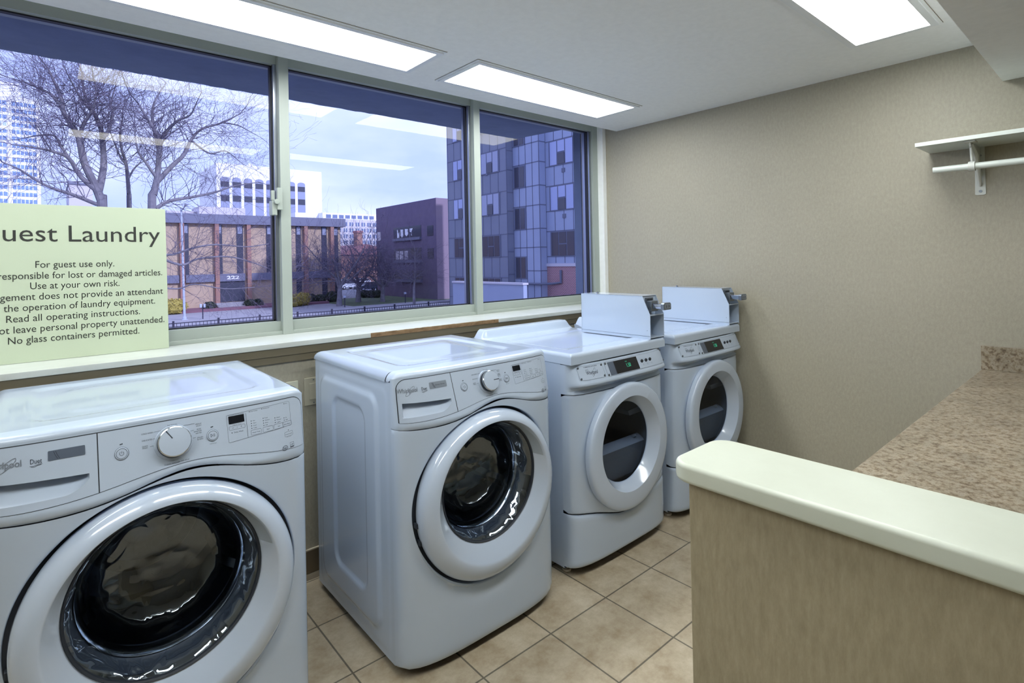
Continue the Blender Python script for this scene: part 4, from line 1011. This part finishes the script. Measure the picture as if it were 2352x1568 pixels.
joints(D, [z + d for z in (13.2, 9.94, 6.64, 3.31) for d in (.1, -1.75)], lins(D[1], D[2], 9), 'panel_joints')
m = MB()
for z in [q + d for q in (11.7, 8.46, 5.26, 2.12) for d in (.15, -1.6)]: m.box((B[0] + .01, B[1] - .02, z - .03), (D[0], B[1] + .02, z + .03)); m.box((A[0] + .01, A[1] - .02, z - .3), (B[0], A[1] + .02, z - .24))
P(m, 'panel_joints', 'joint', ap)
def awin(F, u0, u1, z0, z1, kind, mt):
    w_ = P(face_rect(MB(), 'x', F[0], u0 - .08, u1 + .08, z0 - .08, z1 + .08, .05), 'window', 'joint', ap); n = 3 if kind == 3 else 2
    for k in range(n):
        a_ = u0 + (u1 - u0) * k / n + .05; c_ = u0 + (u1 - u0) * (k + 1) / n - .05
        if kind == 3 and k == 1:
            zm = z0 + (z1 - z0) * .5; P(face_rect(MB(), 'x', F[0], a_, c_, zm + .05, z1, .07), 'pane', mt, w_); P(face_rect(MB(), 'x', F[0], a_, c_, z0, zm - .05, .09), 'pane', 'bwin', w_)
        else: P(face_rect(MB(), 'x', F[0], a_, c_, z0, z1, .07), 'pane', mt, w_)
for i, z in enumerate(FA):
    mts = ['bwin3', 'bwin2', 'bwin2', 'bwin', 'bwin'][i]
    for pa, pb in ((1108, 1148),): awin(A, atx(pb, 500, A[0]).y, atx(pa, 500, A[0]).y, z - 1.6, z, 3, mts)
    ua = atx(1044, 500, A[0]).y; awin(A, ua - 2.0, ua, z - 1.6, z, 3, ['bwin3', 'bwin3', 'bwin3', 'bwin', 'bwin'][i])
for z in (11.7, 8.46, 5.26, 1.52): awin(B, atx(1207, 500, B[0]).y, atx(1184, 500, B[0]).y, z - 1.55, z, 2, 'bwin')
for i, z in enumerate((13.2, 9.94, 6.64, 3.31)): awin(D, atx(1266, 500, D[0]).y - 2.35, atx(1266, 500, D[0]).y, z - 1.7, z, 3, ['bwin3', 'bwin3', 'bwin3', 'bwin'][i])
for z in (11.2, 7.9, 4.6): P(face_rect(MB(), 'x', D[0], 26.8, 27.1, z - .3, z, .06), 'wall_vent', 'joint', ap)
for z in (8.3, 5.0, 1.7): P(face_rect(MB(), 'x', A[0], 34.0, 34.3, z - .1, z + .2, .06), 'wall_vent', 'joint', ap)
pp = MB(); pp.tube([(28.2, 27.3, .55), (28.2, 27.3, -.35), (28.2, 28.2, -.45), (27.5, 28.75, -.45), (27.4, 31.5, -.45)], .09, 8); P(pp, 'drain_pipe', 'joint', ap)
lw = thing('garden_wall', 'low rendered wall with white coping in front of the apartment building', 'wall')
xw = 22.0; y0, y1 = atx(1182, 650, xw).y - .8, atx(1040, 650, xw).y; zc = atx(1140, 648, xw).z
P(MB().box((xw, y0, GD), (xw + .3, y1, zc - .12)), 'body', 'panelB', lw); P(MB().box((xw - .08, y0 - .05, zc - .12), (xw + .38, y1, zc)), 'coping', 'stone', lw)

# ---- metal fence
fx0, fx1 = aty(300, 745, yF).x, aty(1078, 745, yF).x; zf = aty(600, 726, yF).z
fe = thing('metal_fence', 'black metal picket fence along the near side of the street', 'fence')
m = MB(); m.box((fx0, yF - .02, zf - .06), (fx1, yF + .02, zf)); m.box((fx0, yF - .02, zf - .30), (fx1, yF + .02, zf - .25)); m.box((fx0, yF - .02, GD + .08), (fx1, yF + .02, GD + .13))
x = fx0
while x < fx1: m.box((x, yF - .012, GD + .08), (x + .03, yF + .012, zf)); x += .24
P(m, 'pickets', 'iron', fe)
for px in (390 + 8, 502, 597, 684, 763, 838, 907, 985, 1050): xx = aty(px, 740, yF).x; P(MB().box((xx - .06, yF - .06, GD), (xx + .06, yF + .06, zf + .14)), 'post', 'iron', fe)

# ---- street furniture
def stand(px, base): return atz(px, base, GD)
p = stand(424, 735); sl = thing('street_lamp', 'tall pale metal street pole at the kerb by the tan building', 'lamp post', p)
MB().tube([(0, 0, 0), (0, 0, .25), (0, 0, .3), (-.1, 0, 9.5)], [.16, .16, .10, .07], 10).build('pole', 'galv', sl, smooth=True)
MB().box((-.22, -.22, 0), (.22, .22, .06)).build('base', 'galv', sl); MB().tube([(0, 0, 9.4), (0, -1.5, 9.7)], .05, 8).build('arm', 'galv', sl); MB().box((-.12, -2.1, 9.62), (.12, -1.4, 9.78)).build('lamp_head', 'galv', sl, bevel=.03)
p = stand(466, 733); pm = thing('parking_meter', 'twin headed parking meter on the pavement before the 222 entrance', 'parking meter', p)
MB().tube([(0, 0, 0), (0, 0, 1.05)], .04, 8).build('pole', 'iron', pm)
for dx in (-.14, .14): MB().box((dx - .09, -.07, 1.0), (dx + .09, .07, 1.32)).build('meter_head', 'galv', pm, bevel=.04)
for i, (px, b_, lab) in enumerate(((792, 706, 'small bollard light by the tree on the lawn'), (931, 696, 'small bollard light at the right end of the lawn'))):
    p = stand(px, b_); bl = thing('bollard_light', lab, 'light', p, group='bollard lights by the lawn')
    MB().tube([(0, 0, 0), (0, 0, 1.0)], .05, 8).build('post', 'iron', bl); MB().box((-.12, -.1, 1.0), (.12, .1, 1.22)).build('lamp_head', 'galv', bl, bevel=.04)
# ---- cars
def car(px, py, L, heading, m, label, van=False):
    p = stand(px, py); c = thing('car', label, 'car', (p.x, p.y, GD), math.radians(heading), group='parked cars behind the lawn')
    hb_ = .95 if not van else 1.05; ht = 1.45 if not van else 1.8
    pr_ = [(-L / 2, .35), (-L / 2, .8), (-L / 2 + .9, hb_), (-L / 2 + 1.5, ht), (L / 2 - .9, ht), (L / 2 - .15, hb_), (L / 2, .8), (L / 2, .35)]
    MB().prism(pr_, 'y', -.85, .85).build('body', m, c, bevel=.08)
    gl = [(-L / 2 + 1.1, hb_ + .02), (-L / 2 + 1.6, ht - .1), (L / 2 - .95, ht - .1), (L / 2 - .4, hb_ + .02)]
    MB().prism(gl, 'y', -.87, .87).build('side_windows', 'bwin', c)
    for wx in (-L / 2 + .8, L / 2 - .8):
        for sy in (-.78, .78):
            o = MB().tube([(wx, sy - .1, .33), (wx, sy + .1, .33)], .33, 18).build('wheel', 'tyre', c, smooth=True); MB().tube([(wx, sy - .115, .33), (wx, sy + .115, .33)], .18, 12).build('hubcap', 'galv', o)
car(846, 668, 4.3, 4, 'cardark', 'dark car parked behind the low hedges')
car(798, 664, 4.6, 200, 'carwhite', 'white high roofed car parked nearest the brick pier corner', True)
car(826, 655, 4.4, 8, 'carwhite', 'pale car parked behind the dark car')

# ---- shrubs: leaf cards on rounded clumps
def shrub(px, py, r, h, m, label, name='shrub', grp=None, seed=0, Y=None):
    p = stand(px, py) if Y is None else aty(px, py, Y); R_ = random.Random(seed + int(px)); mb = MB()
    n = 900; vs = []; fs = []
    for k in range(n):
        t, u = R_.random() * 6.283, R_.random() * 2 - 1; q = (1 - u * u) ** .5; rr = .72 + .3 * R_.random()
        c = Vector((r * rr * q * math.cos(t), r * .8 * rr * q * math.sin(t), h * .52 + h * .5 * rr * u)); s_ = .05 + .06 * R_.random()
        d1, d2 = Vector((R_.gauss(0, 1), R_.gauss(0, 1), R_.gauss(0, 1))).normalized() * s_, Vector((R_.gauss(0, 1), R_.gauss(0, 1), R_.gauss(0, 1))).normalized() * s_
        o = len(vs); vs += [c - d1, c + d2, c + d1, c - d2]; fs.append((o, o + 1, o + 2, o + 3))
    mb.add(vs, fs)
    mb.tube([(0, 0, h * .10), (0, 0, h * .3), (0, 0, h * .75), (0, 0, h * .92)], [r * .45, r * .72, r * .62, r * .2], 9)
    o = mb.build(name, m, None, fix=False); o.location = (p.x, p.y, GD); tag(o, label, 'shrub', grp); return o
yS = Y2 - 1.8
for px, r, h, lab in ((702, .9, 1.0, 'dark clipped shrub at the tan building wall, left of its row'), (716, 1.0, 1.1, 'dark clipped shrub beside the window strip of the tan building'), (736, 1.2, 1.0, 'low dark shrub below the last wide bay of the tan building'), (764, 1.3, 1.3, 'largest dark shrub at the tan building corner'), (575, 1.1, .9, 'dark shrub right of the entrance steps'), (592, .9, .9, 'second dark shrub right of the entrance steps'), (480, 1.0, .9, 'dark shrub left of the entrance steps')):
    pz = aty(px, 690, yS); o = shrub(px, 690, r * .62, h, 'bush', lab, Y=yS, grp='shrubs at the foot of the tan building')
for px, py, r, h, lab in ((674, 705, 1.0, 1.4, 'yellow shrub beside the window post'), (694, 702, 1.0, 1.5, 'yellow shrub right of the other yellow one'), (400, 722, 1.2, 1.5, 'yellow shrub beside the right edge of the notice sign')):
    shrub(px, py, r, h, 'ybush', lab, grp='yellow shrubs by the pavement')
for px, lab in ((838, 'first ball hedge in front of the dark car'), (852, 'middle ball hedge in front of the dark car'), (866, 'third ball hedge in front of the dark car')):
    shrub(px, 684, .7, 1.0, 'bush', lab, grp='ball hedges before the parked cars')

# ---- bare trees
def limb(mb, pts, r0, r1, n=6):
    k = len(pts); mb.tube(pts, [r0 + (r1 - r0) * (i / (k - 1)) for i in range(k)], n)
def smooth(pts, sub=4):
    pts = [Vector(p) for p in pts]; out = []
    for i in range(len(pts) - 1):
        p0, p1, p2, p3 = pts[max(i - 1, 0)], pts[i], pts[i + 1], pts[min(i + 2, len(pts) - 1)]
        for k in range(sub):
            t = k / sub; out.append(.5 * ((2 * p1) + (p2 - p0) * t + (2 * p0 - 5 * p1 + 4 * p2 - p3) * t * t + (3 * p1 - p0 - 3 * p2 + p3) * t ** 3))
    return out + [pts[-1]]
def grow(mb, tw_, R_, p, d, L, r, lvl, up=.15):
    n = 4; pts = [p]; dd = d.normalized()
    for i in range(n):
        dd = (dd + Vector((R_.gauss(0, .22), R_.gauss(0, .22), R_.gauss(0, .2) + up * .3))).normalized(); pts.append(pts[-1] + dd * L / n)
    limb(mb if r > .03 else tw_, pts, r, max(r * .45, .004), 5 if r > .05 else 3)
    if lvl <= 0: return
    for k in range(R_.randint(2, 3)):
        i = R_.randint(1, n); t = (pts[i] - pts[i - 1]).normalized()
        side = Vector((R_.gauss(0, 1), R_.gauss(0, 1), R_.gauss(0, 1))); side = (side - t * side.dot(t)).normalized()
        grow(mb, tw_, R_, pts[i], t * .75 + side * (.65 + .3 * R_.random()), L * (.5 + .25 * R_.random()), r * .55, lvl - 1, up)
def tree(name, label, limbs, Y, seed, lvl=3, dens=7, Lt=2.2, rs=1., grp='bare winter trees outside'):
    """limbs: list of (pixel polyline, r0, r1); each point stands at distance Y with a spread in depth"""
    R_ = random.Random(seed); mb = MB(); tw_ = MB()
    for li, (pl, r0, r1) in enumerate(limbs):
        r0, r1 = r0 * rs, r1 * rs; n = len(pl); sp = 0 if li == 0 else R_.uniform(-2.2, 2.2)
        pts = [aty(px, py, Y + sp * (i / (n - 1)) ** 1.2) for i, (px, py) in enumerate(pl)]
        if li == 0: pts = [Vector((pts[0].x, Y, GD))] + pts
        sm = smooth(pts); limb(mb, sm, r0, r1, 9)
        m_ = len(sm)
        for k in range(int(dens * (n - 1))):
            i = R_.randint(int(m_ * (.45 if li == 0 else .12)), m_ - 1); t = (sm[i] - sm[i - 1]).normalized() if i else Vector((0, 0, 1)); rr = r0 + (r1 - r0) * i / (m_ - 1)
            side = Vector((R_.gauss(0, 1), R_.gauss(0, .8), R_.gauss(.1, 1))); side = (side - t * side.dot(t)).normalized()
            grow(mb, tw_, R_, sm[i], t * .6 + side, Lt * (.45 + .7 * R_.random()), min(rr * .45, .028) * (.6 + .5 * R_.random()) * rs, lvl - 1)
        grow(mb, tw_, R_, sm[-1], (sm[-1] - sm[-2]), Lt, r1, lvl)
    o = mb.build(name, 'bark', None, smooth=True, fix=False); tag(o, label, 'tree', grp)
    tw_.build('twigs', 'twig', o, fix=False); return o
c5 = lambda *ps: [(a / 3.409, b / 3.409) for a, b in ps]
c6 = lambda *ps: [(a / 2.903, 360 + b / 2.903) for a, b in ps]
YT = 26.0
tree('bare_tree', 'largest bare tree, its forked trunk rising left of the others', [
    (c5((800, 1640), (790, 1560), (740, 1440), (660, 1270), (620, 1080), (560, 980), (500, 880), (480, 770), (430, 650), (380, 540)), .30, .05),
    (c5((768, 1510), (795, 1400), (812, 1280), (805, 1130), (790, 1010), (740, 890), (690, 800), (655, 700), (640, 560)), .22, .05),
    (c5((630, 1040), (660, 960), (715, 880), (740, 800), (750, 690), (730, 600)), .12, .03),
    (c5((808, 1080), (850, 1020), (880, 900), (868, 800), (900, 700)), .12, .03),
    (c5((770, 1500), (640, 1390), (540, 1240), (430, 1190), (300, 1160), (90, 1130)), .16, .03),
    (c5((540, 1240), (470, 1130), (420, 1060), (300, 1060), (150, 1090)), .09, .02),
    (c5((480, 830), (400, 740), (300, 690), (180, 640), (40, 600)), .10, .02),
    (c5((760, 1600), (560, 1520), (430, 1480), (300, 1420), (160, 1330), (20, 1270)), .12, .03),
    (c5((720, 870), (640, 780), (560, 640), (500, 520)), .08, .02)], YT, 5, 3, 8, 2.0, .62)
tree('bare_tree', 'slim crooked bare tree between the forked tree and the broad one', [
    (c5((1012, 1640), (1010, 1540), (1000, 1400), (985, 1270), (955, 1180), (940, 1050), (960, 930)), .17, .04),
    (c5((1005, 1400), (1050, 1320), (1110, 1270), (1180, 1240)), .07, .02),
    (c5((985, 1290), (930, 1200), (870, 1050), (840, 960)), .07, .02)], YT + 1.5, 8, 3, 7, 1.8, .62)
tree('bare_tree', 'broad bare tree whose right branches reach the window post', [
    (c5((1190, 1640), (1205, 1520), (1230, 1400), (1245, 1240), (1250, 1100), (1200, 1000), (1150, 920), (1090, 820)), .26, .05),
    (c5((1250, 1090), (1330, 1000), (1400, 940), (1490, 900), (1540, 800)), .11, .03),
    (c5((1228, 1425), (1345, 1300), (1440, 1210), (1500, 1090), (1580, 1010), (1740, 960), (1880, 890)), .16, .03),
    (c5((1740, 960), (1860, 980), (1940, 1020), (2040, 1075)), .05, .015),
    (c5((1230, 1400), (1140, 1270), (1080, 1180), (1050, 1000)), .10, .03),
    (c6((1040, 345), (1130, 295), (1300, 265), (1440, 235), (1560, 195), (1720, 170)), .13, .03),
    (c5((1500, 1100), (1640, 1200), (1760, 1180), (1850, 1240)), .07, .02),
    (c5((1240, 1180), (1190, 900), (1230, 760), (1300, 650)), .10, .03),
    (c6((1000, 560), (1110, 655), (1300, 605), (1450, 585), (1640, 600), (1790, 580)), .09, .03),
    (c6((1000, 640), (1200, 720), (1320, 680), (1500, 665), (1640, 690), (1780, 740)), .09, .03),
    (c6((1000, 860), (1180, 880), (1300, 850), (1500, 880), (1700, 870)), .06, .02)], YT - 1, 21, 3, 8, 1.9, .62)
c8 = lambda *ps: [(640 + a / 6.533, 560 + b / 6.533) for a, b in ps]
tree('bare_tree', 'spreading bare tree on the lawn before the tan building corner', [
    (c8((910, 880), (915, 780), (925, 640), (1000, 520), (1100, 380), (1200, 230), (1290, 60)), .34, .05),
    (c8((915, 690), (860, 520), (760, 420), (640, 290), (520, 150), (400, 20)), .16, .03),
    (c8((925, 640), (880, 420), (830, 280), (760, 220)), .12, .03),
    (c8((930, 620), (1060, 540), (1180, 440), (1300, 330)), .13, .03),
    (c8((700, 400), (520, 380), (340, 330), (200, 330)), .07, .02),
    (c8((860, 560), (700, 560), (500, 590), (300, 600)), .06, .02)], 55.5, 31, 3, 9, 3.6)
tree('bare_tree', 'dark bare tree left of the parked dark car', [
    (c8((1195, 800), (1200, 690), (1190, 560), (1150, 420), (1120, 300)), .36, .06),
    (c8((1200, 640), (1280, 540), (1360, 420), (1420, 300), (1440, 180)), .2, .04),
    (c8((1195, 600), (1080, 500), (1000, 400), (930, 330)), .15, .04)], 59, 41, 3, 13, 3.6)
tree('bare_tree', 'dense twiggy bare tree before the dark brick building', [
    (c8((1560, 780), (1560, 660), (1540, 520), (1500, 400), (1480, 300)), .3, .06),
    (c8((1560, 660), (1640, 560), (1720, 480), (1780, 420)), .18, .04),
    (c8((1555, 640), (1440, 540), (1360, 470), (1320, 420)), .18, .04),
    (c8((1555, 600), (1590, 480), (1620, 360), (1600, 290)), .16, .04)], 57, 51, 3, 14, 3.4)
tree('bare_tree', 'narrow bare tree in front of the long windows of the dark brick building', [
    (c8((2030, 720), (2035, 600), (2050, 420), (2045, 250), (2050, 120)), .16, .04),
    (c8((2040, 520), (2140, 440), (2240, 400)), .08, .02), (c8((2040, 560), (1940, 500), (1860, 460)), .08, .02)], 51, 61, 3, 12, 2.6)
